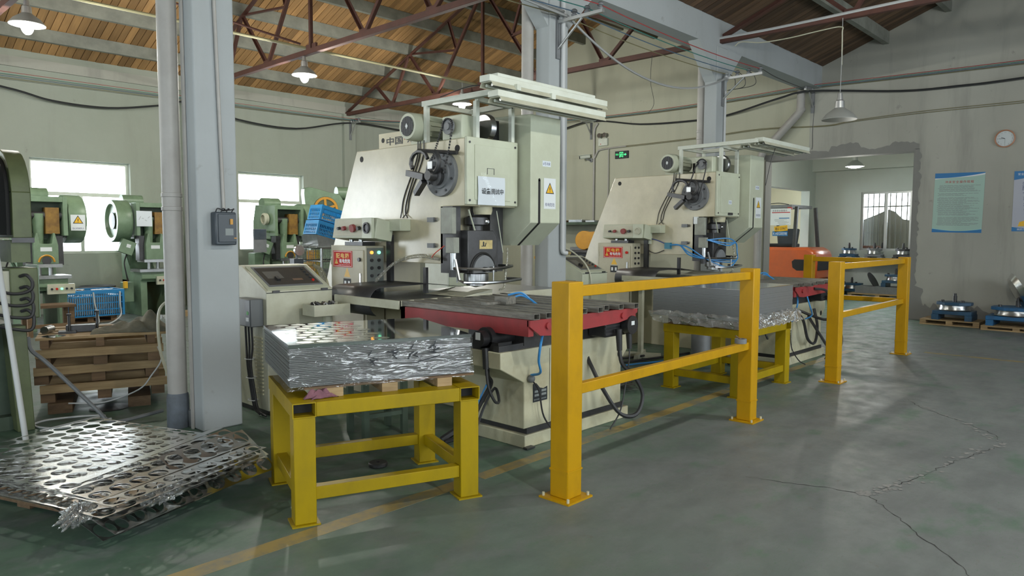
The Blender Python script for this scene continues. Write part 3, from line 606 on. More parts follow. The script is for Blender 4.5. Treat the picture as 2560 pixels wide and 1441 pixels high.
    for i in range(14):
        a = -1.2+i*.42; M().bar((-.2, .64+.104*math.cos(a), 2.385+.104*math.sin(a)), (.06, .64+.104*math.cos(a), 2.385+.104*math.sin(a)), .006, .02, (0, math.cos(a), math.sin(a))).build('cooling_fin', CG, mo)
    M().box(-.25, .1, .53, .75, 2.24, 2.29).build('motor_foot', CG, mo)
    # tall slotted housing on the far side
    ho = M(); ho.prism([(-.15, 2.49), (-.15, 1.56), (.10, 1.36), (.9, 1.36), (.9, 2.53)], 'x', .335, .735); ho = ho.build('tall_housing', CG, t, .006)
    sl = M(); sl.box(.435, .462, -.1525, -.149, 1.555, 1.935); sl.cyl((.4485, -.1525, 1.935), (.4485, -.149, 1.935), .0135, n=12); sl.bar((.4485, -.1515, 1.5605), (.4485, .0985, 1.3605), .027, .004, (0, -.6, -.8)); sl.build('slot', K['dark'], ho)
    warn_sticker(ho, (.59, -.1505, 1.82), (0, -1, 0), .16, .27, lines='有电危险')
    M().plate((.545, -.1505, 2.08), (0, -1, 0), (0, 0, 1), .11, .05, .001).build('number_label', K['paper'], ho); text('6号冲床' if first else '7号冲床', .032, K['inkb'], ho, (.545, -.152, 2.08), (0, -1, 0), w=.095)
    # lamp gantry on the top
    g = M(); sec = .038
    def post(x, y, z0=2.24, z1=2.55): return M().box(x-sec/2, x+sec/2, y-sec/2, y+sec/2, z0, z1).build('gantry_post', K['white'], t)
    post(-.28, .5); post(-.17, -.0, 2.25); post(.25, .0, 2.25); post(.27, .48)
    def beam(p, q, w=sec, h=sec): return M().bar(p, q, w, h).build('gantry_beam', K['white'], t)
    beam((-.28, .54, 2.57), (-.15, -.46, 2.60), .05, .045); beam((.27, .5, 2.57), (.27, -.46, 2.59), .05, .045); beam((-.28, .5, 2.565), (.27, .5, 2.565)); beam((-.17, 0, 2.565), (.25, 0, 2.555))
    def batten(x0, y0, z0, x1, y1, z1, tubes=True):
        b = M(); b.bar((x0, y0, z0), (x1, y1, z1), .11, .05); b = b.build('lamp_batten', K['white'], t, .004)
        m = M(); m.prism([(y0-.075, z0-.06), (y0-.055, z0-.025), (y0+.055, z0-.025), (y0+.075, z0-.06), (y0+.071, z0-.06), (y0+.053, z0-.03), (y0-.053, z0-.03), (y0-.071, z0-.06)], 'x', x0+.02, x1-.02); m.build('reflector', K['plate'], b)
        for q in (-.03, .03): M().cyl((x0+.05, y0+q, z0-.045), (x1-.05, y0+q, z0-.045), .012, n=8).build('lamp_tube', K['steel'] if q < 0 else K['white'], b)
    if first: batten(-.45, -.38, 2.635, 1.05, -.38, 2.635); batten(-.38, -.40, 2.53, 1.0, -.40, 2.53); batten(-.26, -.28, 2.69, 1.0, -.28, 2.69)
    else: batten(-.05, -.43, 2.625, 1.4, -.43, 2.625); batten(-.05, -.24, 2.60, 1.35, -.24, 2.60)
    cable('lamp_cord', [(.5, -.4, 2.58), (.42, -.38, 2.4), (.46, -.3, 2.1)] if not first else [(-.2, -.3, 2.6), (-.3, -.1, 2.64), (-.3, .3, 2.6)], .004, K['rubber'], parent=t)
    # ram and tool holder
    rm = M(); rm.prism([(-.21, 1.13), (.14, 1.13), (.14, 1.43), (.09, 1.49), (-.21, 1.49)], 'y', .06, .3); rm = rm.build('ram', K['dsteel'], t, .006)
    m = M(); pts = [(-.04+.13*math.cos(math.pi*i/14), 1.13+.13*math.sin(math.pi*i/14)*1.15) for i in range(15)]
    m.prism(pts, 'y', .035, .06); m.build('ram_arch', K['greyp'], rm); M().tube([(p[0]*1.12+.005, .058, 1.13+(p[1]-1.13)*1.12) for p in pts], .012, 6).build('arch_groove', K['dark'], rm)
    pl = M().plate((.0, .0595, 1.37), (0, -1, 0), (0, 0, 1), .155, .075, .002).build('brass_nameplate', K['brass'], rm)
    m = M(); m.bar((-.03, .0565, 1.36), (-.03, .0565, 1.395), .014, .001, (0, 1, 0)); m.bar((-.055, .0565, 1.357), (-.005, .0565, 1.357), .001, .006); m.bar((-.012, .0565, 1.355), (.0, .0565, 1.385), .008, .001, (0, 1, 0)); m.build('emblem', K['ink'], pl)
    for x in (-.05, .03): M().cyl((x, .035, 1.16), (x, .0, 1.16), .02, n=12).build('ram_bolt', K['dsteel'], rm)
    M().lathe([(.06, 1.49), (.06, 1.53), (.1, 1.54), (.1, 1.6), (.05, 1.62), (.05, 1.69), (.001, 1.69)], (-.02, .16, 0), 'z', 18).build('connecting_screw', K['dsteel'], rm)
    M().lathe([(.001, 1.62), (.075, 1.625), (.085, 1.66), (.085, 1.69)], (.0, .1, 0), 'z', 18).build('oil_cap', K['oldcream'], rm); M().lathe([(.012, 0), (.024, .01), (.024, .02), (.012, .02)], (.02, .05, 1.565), 'y', 12).build('eye_bolt', K['steel'], rm)
    M().box(-.3, -.21, .15, .3, 1.13, 1.69).build('ram_guide', K['dsteel'], t); M().box(.14, .3, .15, .3, 1.13, 1.69).build('ram_guide', K['dsteel'], t)
    M().bar((.13, .06, 1.66), (.17, .02, 1.3), .012, .006).build('stop_strip', K['creamcool'], t); M().bar((-.24, .02, 1.66), (-.17, .02, 1.49), .012, .006).build('stop_strip', K['creamcool'], t)
    sw = M(); sw.box(-.335, -.285, .12, .26, 1.46, 1.68); sw = sw.build('switch_block', K['valve'], t, .004); M().box(-.335, -.27, .10, .2, 1.30, 1.43).build('limit_switch', K['valve'], t, .004)
    M().cyl((-.30, .14, 1.16), (-.30, .14, 1.3), .028, n=12).build('air_cylinder', K['steel'], t); M().cyl((-.3, .14, 1.1), (-.3, .14, 1.16), .04, n=12).build('air_cylinder', K['dsteel'], t)
    for z in (1.36, 1.58): M().cyl((-.3, .34, z), (-.3, .42, z), .016, n=8).build('cable_gland', K['steel'], t); M().box(-.325, -.3, .37, .45, z-.02, z+.02).build('plug', K['greyp'], t)
    th = M(); th.lathe([(.05, 1.13), (.11, 1.12), (.11, 1.06), (.085, 1.05), (.085, 1.02), (.04, 1.01), (.001, 1.0)], (-.04, .14, 0), 'z', 22); th.build('tool_holder', K['steel'], t)
    gd = K['steel']
    M().tube([(-.33, .1, 1.175), (-.33, -.06, 1.175), (-.18, -.13, 1.17), (.02, -.13, 1.175), (.2, -.06, 1.185), (.2, .1, 1.185)], .013, 6).build('guard_hoop', gd, t)
    M().tube([(-.36, .05, 1.25), (-.36, .0, 1.08), (-.36, -.05, 1.065), (-.2, -.14, 1.06), (.0, -.14, 1.06), (.28, -.09, 1.07), (.28, .1, 1.07)], .012, 6).build('guard_hoop', gd, t)
    for x, y in ((-.36, .03), (-.1, -.13), (.2, .02)): M().cyl((x, y, 1.06), (x, y, 1.19), .007, n=6).build('guard_strut', gd, t)
    cable('air_tube', [(.2, .0, 1.34), (.17, -.03, 1.25), (.13, -.05, 1.1), (.12, -.04, 1.0), (.06, -.04, .985)], .009, K['amber'], parent=t)
    # sheet table
    wt = M(); wt.box(-.92, 1.1, .08, .92, .925, .94); wt = wt.build('sheet_table', K['dsteel'] if False else K['steel'], t)
    e = M(); e.box(-.93, 1.11, .055, .08, .88, .945); e.box(-.945, -.92, .055, .93, .88, .945); e.build('table_edge', K['plate'], wt)
    for x in (-.8, .95): M().bar((x, .1, .9), (x*.4, .5, .6), .04, .03).build('table_bracket', K['plate'], wt)
    cu = M(); A = [(-.93+.12-.12*math.cos(a), .90+.12*math.sin(a)) for a in [math.pi*(-.35+.85*i/10) for i in range(11)]]+[(-.3, 1.03), (.1, .985)]
    cu.add([(p[0], y, p[1]) for y in (.45, 1.05) for p in A], [(i, i+1, len(A)+i+1, len(A)+i) for i in range(len(A)-1)]); cu.build('curled_chute', K['dsteel'], t, 0, .004)
    M().prism([(-.35, .945), (.0, .99), (.0, .945)], 'y', -.02, .45).build('chute_plate', K['plate'], t)
    M().box(-.28, .28, -.28, .08, .84, .93).build('lower_die_block', K['greyp'], t)
    # cross table with its base
    bs = M(); y0, y1 = -1.09, -.5
    bs.prism([(-1.0, .68), (-1.0, .57), (-.77, .45), (-.77, .13), (.37, .13), (.37, .47), (.48, .57), (.48, .68)], 'y', y0, y1); bs = bs.build('table_base', K['oldcream'], t, .006)
    M().box(-.78, .45, y0-.02, y1+.05, 0, .09).build('plinth', K['oldcream'], t, .006); M().box(-.74, .4, y0, y1+.03, .09, .13).build('shim_plate', K['dsteel'], t)
    for x in (-.76, .43): M().box(x-.04, x+.04, y0-.06, y0-.02, .005, .015).build('floor_anchor', K['dsteel'], t)
    M().cyl((.35, y0-.002, .52), (.35, y0+.01, .52), .03, n=16).build('pin_hole', K['dark'], bs); M().box(-.506, -.503, y0-.0015, y0, .14, .66).build('panel_joint', K['dark'], bs)
    npl = M(); npl.prism([(-.68, .30), (-.68, .43), (-.645, .43), (-.61, .395), (-.57, .385), (-.53, .395), (-.53, .30)], 'y', y0-.003, y0); npl = npl.build('data_plate', K['ink'], bs)
    for x in (-.645, -.572):
        for z in (.372, .346): M().plate((x+.005, y0-.0032, z), (0, -1, 0), (0, 0, 1), .05, .016, .0005).build('data_field', K['inkg'], npl)
    for i in range(10): M().plate((-.665+i*.013, y0-.0032, .316), (0, -1, 0), (0, 0, 1), .008, .008, .0004).build('data_print', K['inkg'], npl)
    for y in (y0+.05, y1-.05): M().box(-.99, .47, y-.025, y+.025, .68, .72).build('linear_rail', K['dsteel'], t)
    M().box(-.75, .2, y0+.02, y1-.02, .70, .80).build('slide_block', K['dsteel'], t); M().box(-.98, -.85, y0+.04, y1-.1, .68, .74).build('rail_stop', K['black'], t)
    # red carriage with tube slats along Y
    rx0, rx1, ry0, ry1 = -.94, .28, -1.28, .03
    ca = M(); ca.box(rx0, rx0+.05, ry0, ry1, .80, .905); ca.box(rx1-.05, rx1, ry0, ry1, .80, .905); ca.box(rx0, rx1, ry1-.05, ry1, .80, .905); ca = ca.build('carriage_frame', K['red'], t)
    e = M(); e.prism([(rx0, .905), (rx0, .865), (rx0+.1, .80), (rx0+.22, .79), (rx1-.25, .81), (rx1-.1, .83), (rx1, .87), (rx1, .905)], 'y', ry0-.015, ry0+.01); e.build('end_plate', K['red'], ca)
    for x in (rx0+.17, rx1-.2): M().cyl((x, ry0-.03, .86), (x, ry0-.015, .86), .022, n=14).build('boss', K['red'], ca)
    for i, x in enumerate((-.88, -.76, -.66, -.52, -.38, -.22, -.08, .06, .2)):
        ex = (.0, .0, -.06, .02, .0, -.02, .03, 0, -.04)[i]
        s = M(); a, b, c, d = x-.029, x+.029, ry0-.02+ex, ry1+.03
        s.box(a, b, c, d, .942, .946); s.box(a, b, c, d, .907, .911); s.box(a, a+.004, c, d, .911, .942); s.box(b-.004, b, c, d, .911, .942); s.build('slat_tube', K['rail'], ca)
    cl = M(); cl.box(-.56, -.46, -.72, -.6, .946, 1.0); cl.box(-.70, -.46, -.66, -.60, .946, .965); cl = cl.build('sheet_clamp', K['rail'], ca)
    for j, (dx, dz) in enumerate(((0, 0), (.03, .02))): cable('air_hose', [(-.46, -.68+j*.04, .985+dz), (-.38, -.70, 1.0+dz), (-.32, -.74, .97), (-.3, -.8, .93), (-.26, -.86, .90)], .008, K['cyan'], parent=cl)
    # servo motors
    sv = M(); sv.box(.0-.05, .22, ry0+.04, ry0+.2, .70, .86); sv = sv.build('servo_motor', K['black'], t, .01)
    for i in range(5): M().box(-.052, .222, ry0+.037, ry0+.04, .72+i*.028, .732+i*.028).build('cooling_fin', K['rubber'], sv)
    M().cyl((.20, ry0+.03, .78), (.20, ry0-.03, .78), .07, n=20).build('encoder_cap', K['black'], sv); M().plate((.2, ry0-.031, .795), (0, -1, 0), (0, 0, 1), .04, .03, .001).build('label', K['sticker'], sv)
    for x in (.06, .19): M().cyl((x, ry0-.0, .76), (x, ry0-.01, .60), .026, .02, n=10).build('connector', K['black'], sv)
    sv2 = M(); sv2.cyl((-.98, -.92, .76), (-.76, -.92, .76), .075, n=18); sv2.cyl((-1.04, -.92, .76), (-.98, -.92, .76), .055, n=16); sv2 = sv2.build('servo_motor', K['black'], t)
    M().cyl((-1.0, -.95, .70), (-1.0, -.96, .56), .024, n=10).build('connector', K['black'], sv2); M().plate((-1.041, -.92, .78), (-1, 0, 0), (0, 0, 1), .045, .05, .001).build('label', K['sticker'], sv2)
    # cables of the table
    cb = K['rubber']
    cable('power_cable', [(.06, ry0-.01, .60), (.07, ry0-.03, .50), (.16, ry0-.08, .40), (.24, ry0-.1, .25), (.16, ry0-.1, .12), (.02, ry0-.05, .14), (-.06, ry0+.05, .32), (-.06, y0-.03, .48), (-.05, y0+.02, .55)], .016, cb, parent=t)
    cable('signal_cable', [(.19, ry0-.01, .60), (.17, ry0-.02, .5), (.12, ry0-.03, .36), (.04, ry0-.04, .16), (-.06, ry0-.02, .03)], .006, cb, parent=t)
    cable('air_hose', [(-.74, ry0+.05, .80), (-.80, ry0+.02, .72), (-.78, ry0+.05, .62), (-.73, ry0+.08, .53), (-.72, y0-.02, .50)], .009, K['cyan'], parent=t)
    M().ball((-.72, y0-.02, .475), .028).build('hose_joint', K['greyp'], t); cable('signal_cable', [(-.71, y0-.025, .46), (-.66, y0-.04, .38), (-.62, y0-.05, .2), (-.52, y0-.09, .06), (-.45, y0-.14, .008)], .006, cb, parent=t)
    cable('power_cable', [(-1.0, -.96, .56), (-1.0, -.98, .44), (-.96, -1.0, .34), (-.9, -.98, .33), (-.86, -.9, .40), (-.92, -.86, .28), (-1.0, -.84, .1), (-1.06, -.8, .03)], .010, cb, parent=t)
    cable('power_cable', [(-.98, -.95, .58), (-.93, -.9, .5), (-.86, -.86, .42), (-.92, -.8, .26), (-1.0, -.75, .08), (-1.1, -.66, .025)], .016, cb, parent=t)
    cable('air_hose', [(-.88, -.84, .42), (-.94, -.8, .26), (-1.02, -.82, .06), (-1.07, -.78, .012)], .007, K['cyan'], parent=t)
    cable('corrugated_hose', [(-.78, -.7, .28), (-.86, -.7, .25), (-.96, -.68, .12), (-1.1, -.62, .03)], .024, cb, parent=t)
    # hanging wires and junction box on the side plate
    jb = M().box(-.42, -.3, .70, 1.07, 1.485, 1.588).build('junction_box', CG, t, .005)
    for j, (a, b) in enumerate(((.55, .75), (.58, .80), (.50, .72))): cable('motor_wire', [(-.31, a, 2.26), (-.306, a+.03, 2.1), (-.306, b-.02, 1.8), (-.306, b+.02, 1.66), (-.32, b-.03+.05*j, 1.6)], .005, cb, parent=t)
    M().box(-.33, -.305, .46, .50, .95, 1.17).build('cable_duct', K['dsteel'], t)
    M().box(-.345, -.305, .94, 1.0, 1.0, 1.45).build('cable_duct', K['black'], t)
    if first:
        for p in ([(-.33, .28, 1.25), (-.36, .5, 1.28), (-.42, .75, 1.22), (-.48, .98, 1.05)], [(-.33, .28, 1.24), (-.37, .5, 1.26), (-.43, .76, 1.20), (-.49, .98, 1.02)]): cable('spring_tube', p, .009, K['amber'], parent=t)
        cable('red_tie', [(-.33, .22, 1.36), (-.36, .3, 1.30), (-.35, .36, 1.26)], .004, mat('red_cord', (.6, .06, .03), .6), parent=t)
    else:
        for j, dz in enumerate((0, .06, -.03)): cable('air_hose', [(-.34, .62, 1.33), (-.36, .45, 1.33), (-.38, .3, 1.24+dz), (-.3, .1, 1.16), (-.1, -.08, 1.12-dz), (.12, -.1, 1.15), (.2, -.06, 1.25), (.18, -.05, 1.36), (-.05, -.05, 1.36+dz), (-.3, .1, 1.40)], .008, K['cyan'], parent=t)
        M().box(-.35, -.30, .6, .68, 1.28, 1.36).build('air_valve', mat('teal_valve', (.03, .2, .3), .4), t); cable('blue_wire', [(-.33, .66, 1.34), (-.32, .85, 1.40), (-.32, 1.1, 1.42), (-.34, 1.4, 1.34)], .006, mat('blue_cable', (.06, .1, .35), .5), parent=t)
        M().box(-.33, -.3, .9, .98, 1.34, 1.46).build('regulator', CG, t); cable('signal_cable', [(-.31, 1.0, 1.5), (-.31, .98, 1.3), (-.32, .85, 1.22), (-.32, .7, 1.26)], .005, cb, parent=t)
        M().box(-.34, -.29, .22, .27, 1.6, 1.69).build('work_light', K['bulb'] if False else K['sticker'], t)
        cable('air_hose', [(-.6, ry0-.0, .80), (-.62, ry0-.04, .7), (-.7, ry0-.1, .6), (-.78, ry0-.06, .56)], .008, K['cyan'], parent=t)
        cable('power_cable', [(-.45, ry0-.02, .87), (-.3, ry0-.1, .84), (-.22, ry0-.14, .7), (-.3, ry0-.12, .52), (-.38, y0-.04, .6), (-.48, y0-.02, .63)], .016, cb, parent=t)
        cable('power_cable', [(-.5, y0-.02, .62), (-.4, y0-.08, .5), (-.3, y0-.1, .28), (-.14, y0-.12, .22), (-.02, y0-.1, .4), (.02, y0-.04, .6)], .016, cb, parent=t)
    return t
press_machine(4.35, True); press_machine(8.58, False)
# ------------------------------------------------------------------ electrical cabinets
def cabinet(ox, first):
    t = thing('electrical_cabinet', 'cream electrical cabinet with red danger sign beside the %s' % ('press that bears the white notice' if first else 'press with blue air hoses'), 'cabinet', (ox, 0, 0), 0, 'electrical cabinets')
    x0, x1, y0, y1, H = -.1, .1, 5.42, 5.98, 1.35; pc = mat('cabinet_beige', (.52, .49, .37), .45, col2=(.42, .39, .28), scale=5, amt=.7)
    b = M().box(x0, x1, y0, y1, 0, H).build('body', pc, t, .004); d = M().box(x0-.012, x0, y0+.03, y1-.03, .1, H-.04).build('door', pc, t, .003)
    danger_sign(d, (x0-.012, (y0+y1)/2+.0+(.07 if first else .02), 1.225), (-1, 0, 0), .31, .15)
    M().cyl((x0-.012, y0+.075, 1.225), (x0-.03, y0+.075, 1.225), .018, n=12).build('red_button', K['signred'] if not first else K['dsteel'], d)
    k = M().box(x0-.018, x0-.012, y0+.06, y0+.08, 1.0, 1.1).build('latch', K['steel'], d)
    q = Vector((x0-.0125, (y0+y1)/2, 1.06)); tr = M().add([q+Vector((0, .05, 0)), q+Vector((0, -.05, 0)), q+Vector((0, 0, .09))], [(0, 1, 2)]).build('warning_triangle', K['signyel'], d)
    lb = M().plate((x0-.0125, (y0+y1)/2, 1.0), (-1, 0, 0), (0, 0, 1), .12, .09, .001).build('data_label', K['ink'], d)
    for s in (-.03, .03): M().plate((x0-.0137, (y0+y1)/2+s, 1.0), (-1, 0, 0), (0, 0, 1), .03, .045, .0006).build('data_field', K['sticker'], lb)
    for z in (1.2, .4): M().box(x0-.016, x0-.008, y1-.03, y1-.015, z-.03, z+.03).build('hinge', pc, d)
    p = M().box(x0+.01, x1-.01, y0-.006, y0, .88, H-.02).build('button_panel', mat('grey_panel', (.17, .19, .18), .5) if first else pc, t)
    for i in range(4):
        for j, x in enumerate((-.045, .035)):
            mt = (K['glowo'] if j == 0 else K['glowg']) if (first and i == 0) else K['dsteel']
            M().cyl((x, y0-.006, 1.29-i*.07), (x, y0-.02, 1.29-i*.07), .015, n=12).build('pilot_lamp' if i == 0 else 'knob', mt, p)
    M().box(-.04, .05, y0-.012, y0-.006, .92, 1.0).build('switch_plate', K['ink'], p); M().cyl((0, y0-.012, .96), (0, y0-.035, .96), .025, n=12).build('rotary_switch', K['black'], p)
    # operator box standing on the cabinet
    cb = M(); cb.prism([(-.16, 1.42), (.02, 1.39), (.05, 1.56), (-.13, 1.60)], 'y', 5.2, 5.86); cb = cb.build('operator_box', K['creamcool'], t, .004)
    f = M(); f.add([(-.165, 5.84, 1.44), (-.165, 5.36, 1.44), (-.137, 5.36, 1.585), (-.137, 5.84, 1.585)], [(0, 1, 2, 3)]); f.build('operator_panel', K['plate'], cb)
    for y, r, mt in ((5.74, .014, K['dsteel']), (5.66, .02, mat('dull_red_button', (.3, .06, .06), .5)), (5.52, .036, mat('dull_red_button', (.32, .07, .07), .5)), (5.43, .018, K['dsteel'])): M().cyl((-.155, y, 1.51), (-.185, y, 1.505), r, n=14).build('push_button', mt, cb)
    M().box(-.18, -.15, 5.22, 5.36, 1.42, 1.60).build('end_block', K['creamcool'], cb); M().lathe([(.05, 0), (.05, .012), (.035, .014), (.03, .004), (.001, .004)], (-.18, 5.29, 1.51), (-1, 0, 0), 20).build('palm_switch', K['plate'] if not first else K['black'], cb)
    M().box(-.08, .06, 5.5, 5.78, 1.35, 1.385).build('bracket', K['dsteel'], cb)
    for y in (5.55, 5.7): M().cyl((-.06, y, 1.35), (-.06, y, 1.42), .02, n=10).build('bracket_post', K['steel'], cb)
    return t
cabinet(3.93, True); cabinet(8.17, False)
# ------------------------------------------------------------------ operator consoles
def console(ox, oy, first, w=.6):
    t = thing('operator_console', 'cream operator console with sloped screen panel, %s' % ('standing beside the breaker-box column' if first else 'standing right of the middle column'), 'console', (ox, oy, 0), 0, 'operator consoles')
    b = M(); b.prism([(0, .04), (.56, .04), (.56, 1.19), (.4, 1.19), (0, 1.0)], 'x', 0, w); b = b.build('body', K['plate'] if first else K['creamcool'], t, .006)
    M().box(.02, w-.02, .02, .54, 0, .04).build('foot', K['dsteel'], t)
    sl = Vector((0, .4, .19)).normalized(); nn = Vector((0, -.19, .4)).normalized(); c = Vector((w/2, .2, 1.095))
    M().plate(c+nn*.001, nn, sl, w*.93, .41, .004).build('sloped_lid', K['creamcool'], t)
    p = M().plate(c+nn*.005+sl*.01, nn, sl, w*.82, .34, .003).build('screen_panel', K['greyp'], t); q = M().plate(c+nn*.008+sl*.01, nn, sl, w*.76, .29, .002).build('smoked_cover', mat('smoked_plastic', (.06, .06, .06), .12, col2=(.1, .09, .07), scale=5), t)
    M().plate(c+nn*.010+sl*.03+Vector((-w*.2, 0, 0)), nn, sl, w*.24, .12, .001).build('screen', mat('dull_screen', (.16, .16, .15), .15), q)
    M().plate(c+nn*.010-sl*.05+Vector((-w*.2, 0, 0)), nn, sl, .03, .05, .02).build('cover_catch', K['black'], q); M().plate(c+nn*.010-sl*.06+Vector((w*.1, 0, 0)), nn, sl, .09, .03, .001).build('label', mat('brown_label', (.17, .1, .06), .5), q)
    for i in range(5): k = c+Vector((w*.31, 0, 0))+sl*(.11-.05*i); M().cyl(k+nn*.008, k+nn*.02, .012, n=10).build('knob', K['ink'] if i < 4 else K['signred'], q)
    M().box(.0, w, -.006, 0, .985, .99).build('lid_seam', K['dark'], t)
    for x in (.08, w-.08): M().box(x-.03, x+.03, -.012, 0, .985, 1.005).build('hinge', K['dsteel'], t)
    if first:
        bx = M().box(-.11, 0, .05, .33, .72, .94).build('breaker_case', mat('grey_switch_case', (.13, .14, .145), .45), t, .008); M().box(-.112, -.11, .06, .13, .73, .93).build('case_cover', K['navy'], bx)
        M().cyl((-.1125, .095, .83), (-.114, .095, .83), .016, n=14).build('green_dot', mat('green_dot', (.05, .4, .06), .5), bx); M().plate((-.1125, .1, .78), (-1, 0, 0), (0, 0, 1), .045, .03, .001).build('label', K['sticker'], bx)
        for i in range(16): M().bar((-.006, .07, .62-i*.03), (-.006, .2, .62-i*.03), .012, .014).build('louvre', K['oldcream'], t)
        for j in range(3): cable('console_cable', [(-.06, .24-.05*j, .72), (-.05, .25-.05*j, .55), (-.06, .22-.03*j, .4), (-.05, .19-.03*j, .2), (-.05, .14-.03*j, .06), (.0-.05, .05-.05*j, .02)], .009, K['rubber'], parent=t)
        for z in (.45, .3, .12): M().tube([(-.05+.035*math.cos(a), .2+.05*math.sin(a)-(.45-z)*.12, z) for a in [i*.7 for i in range(9)]], .004, 5, True).build('cable_tie', K['conduit'], t)
    else:
        M().box(-.1, 0, .1, .36, .7, .9).build('breaker_case', K['navy'], t, .006)
        cable('console_hose', [(-.02, .3, 1.3), (.05, .2, 1.25), (.12, .05, 1.1), (.13, -.03, .9), (.13, -.03, .5)], .010, K['plate'], parent=t)
        M().lathe([(.03, 0), (.05, .02), (.04, .05), (.001, .055)], (.05, .45, 1.19), 'z', 14).build('beacon', K['steel'], t)
    return t
console(2.80, 5.30, True); console(6.93, 5.36, False, .5)
# ================================================================== YELLOW TABLES AND BARRIERS
def tube_open(m, x0, x1, y0, y1, z0, z1, t=.005):   # rectangular tube along Y, open ends
    m.box(x0, x1, y0, y1, z1-t, z1); m.box(x0, x1, y0, y1, z0, z0+t); m.box(x0, x0+t, y0, y1, z0+t, z1-t); m.box(x1-t, x1, y0, y1, z0+t, z1-t)
def ytable(loc, rz, w, d, h, label, axis='y'):
    t = thing('steel_table', label, 'table', loc, rz, 'yellow steel tables'); mt = K['yellowt']; b = .115; hh = .075
    for x in (0, w-b):
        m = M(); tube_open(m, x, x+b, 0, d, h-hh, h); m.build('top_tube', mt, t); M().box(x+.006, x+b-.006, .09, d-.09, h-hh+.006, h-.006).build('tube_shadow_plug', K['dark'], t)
    for y in (0, d-b): M().box(b, w-b, y+.002, y+b, h-hh, h-.001).build('top_rail', mt, t, .004)
    for x in (0, w-b):
        for y in (.0, d-b):
            l = M().box(x+.004, x+b-.004, y+.004, y+b-.004, .008, h-hh).build('leg', mt, t, .004); M().box(x-.012, x+b+.012, y-.012, y+b+.012, 0, .008).build('foot_plate', mt, l)
    for y in (.02, d-.09): M().box(b-.004, w-b+.004, y, y+.06, .12, .185).build('stretcher', mt, t, .003)
    for x in (.02, w-.08): M().box(x, x+.06, b-.004, d-b+.004, .12, .185).build('stretcher', mt, t, .003)
    return t
RZ1 = R(-20.2)
T1 = ytable((1.795, 3.165, 0), RZ1, 1.0, .80, .622, 'yellow steel table carrying the film-wrapped stack of polished sheets')
T2 = ytable((6.0, 2.86, 0), 0, 1.06, .80, .612, 'yellow steel table carrying the plain grey stack of sheets')
def post(m_root, x, y, h=1.2, s=.115):
    p = M().box(x-s/2, x+s/2, y-s/2, y+s/2, .01, h).build('post', K['yellow'], m_root, .006)
    b = M().box(x-s*.85, x+s*.85, y-s*.85, y+s*.85, 0, .01).build('base_plate', K['yellow'], p)
    for i in (-1, 1):
        for j in (-1, 1): M().cyl((x+i*s*.7, y+j*s*.7, .01), (x+i*s*.7, y+j*s*.7, .03), .008, n=6).build('anchor_bolt', K['oldcream'], p)
    M().box(x-s/2-.003, x+s/2+.003, y-s/2-.003, y+s/2+.003, .158, .168).build('weld_seam', K['yellow'], p)
    return p
def railb(root, p, q, z, h=.06): return M().bar((p[0], p[1], z), (q[0], q[1], z), .045, h).build('rail', K['yellow'], root, .004)
B1 = thing('safety_barrier', 'yellow steel barrier of two posts and two rails before the first press table', 'barrier', (3.06, 2.47, 0))
post(B1, 0, 0, 1.2, .125); post(B1, 2.29, .03, 1.2, .115)
for z in (1.145, .60): railb(B1, (.06, -.01), (2.24, .02), z)
B2 = thing('safety_barrier', 'yellow steel corner barrier of three posts near the doorway', 'barrier', (7.39, 2.56, 0))
post(B2, 0, 0, 1.2, .12); post(B2, 2.37, .02, 1.2, .115); post(B2, 2.36, 1.17, 1.205, .115)
for z in (1.15, .66):
    railb(B2, (.06, 0), (2.32, .02), z); railb(B2, (2.36, .07), (2.36, 1.12), z)
# coil of tape and brush left on the barrier rail
o = thing('tape_roll', 'small grey tape roll with a brush in it on the lower barrier rail', 'tape roll', (5.19, 2.487, .6312))
M().lathe_closed([(.045, 0), (.045, .035), (.032, .035), (.032, 0)], (0, 0, 0), 'z', 18).build('roll', K['greyp'], o); M().cyl((0, .0, .03), (-.05, .02, .06), .006, n=6).build('brush_handle', K['woodd'], o)
# ------------------------------------------------------------------ stack of polished sheets on table 1
def frame(ox, oy, rz): return Matrix.Translation((ox, oy, 0)) @ Matrix.Rotation(rz, 4, 'Z')
def pallet(name, label, loc, rz, w, d, group=None, h=.11, deck=5, mt='wood', blocks=3, gapm=True, cat='pallet', bottom=True, dirx=True):
    t = thing(name, label, cat, loc, rz, group); bt = .018
    for i in range(deck):
        y = d*i/(deck-1)*(1-.1/d); bw = .1
        M().box(0, w, y, y+bw, h-bt, h).build('deck_board', K[mt], t)
    for i in range(blocks):
        x = (w-.09)*i/(blocks-1); M().box(x, x+.09, .005, d-.005, bt if bottom else 0, h-bt).build('bearer', K[mt], t)
    if bottom:
        for i in (0, .5, 1): M().box(0, w, (d-.1)*i, (d-.1)*i+.1, 0, bt).build('bottom_board', K[mt], t)
    return t
sp = thing('small_pallet', 'low wooden pallet under the film-wrapped sheets on the yellow table', 'pallet', (1.84, 3.215, .622), RZ1)
M().box(.05, .98, .03, .85, .046, .056).build('deck_board', K['woodd'], sp)
for x in (.16, .45, .76): M().box(x, x+.085, .02, .82, 0, .046).build('bearer', K['wood'], sp)
st = thing('sheet_stack', 'film-wrapped stack of polished sheets with handwritten marks', 'sheet stack', (1.84, 3.265, .679), RZ1)
W_, D_ = .985, .88
n = 22; z = 0
for i in range(n):
    h = .2/n; j = random.uniform(-.002, .002); M().box(.0+j, W_+j, j, D_+j, z+.001, z+h-.001).build('metal_sheet', K['plategrey'], st); z += h
top = M().box(-.004, W_+.004, -.004, D_+.004, .2006, .219).build('top_sheet', K['mirror2'], st)
dots = M()
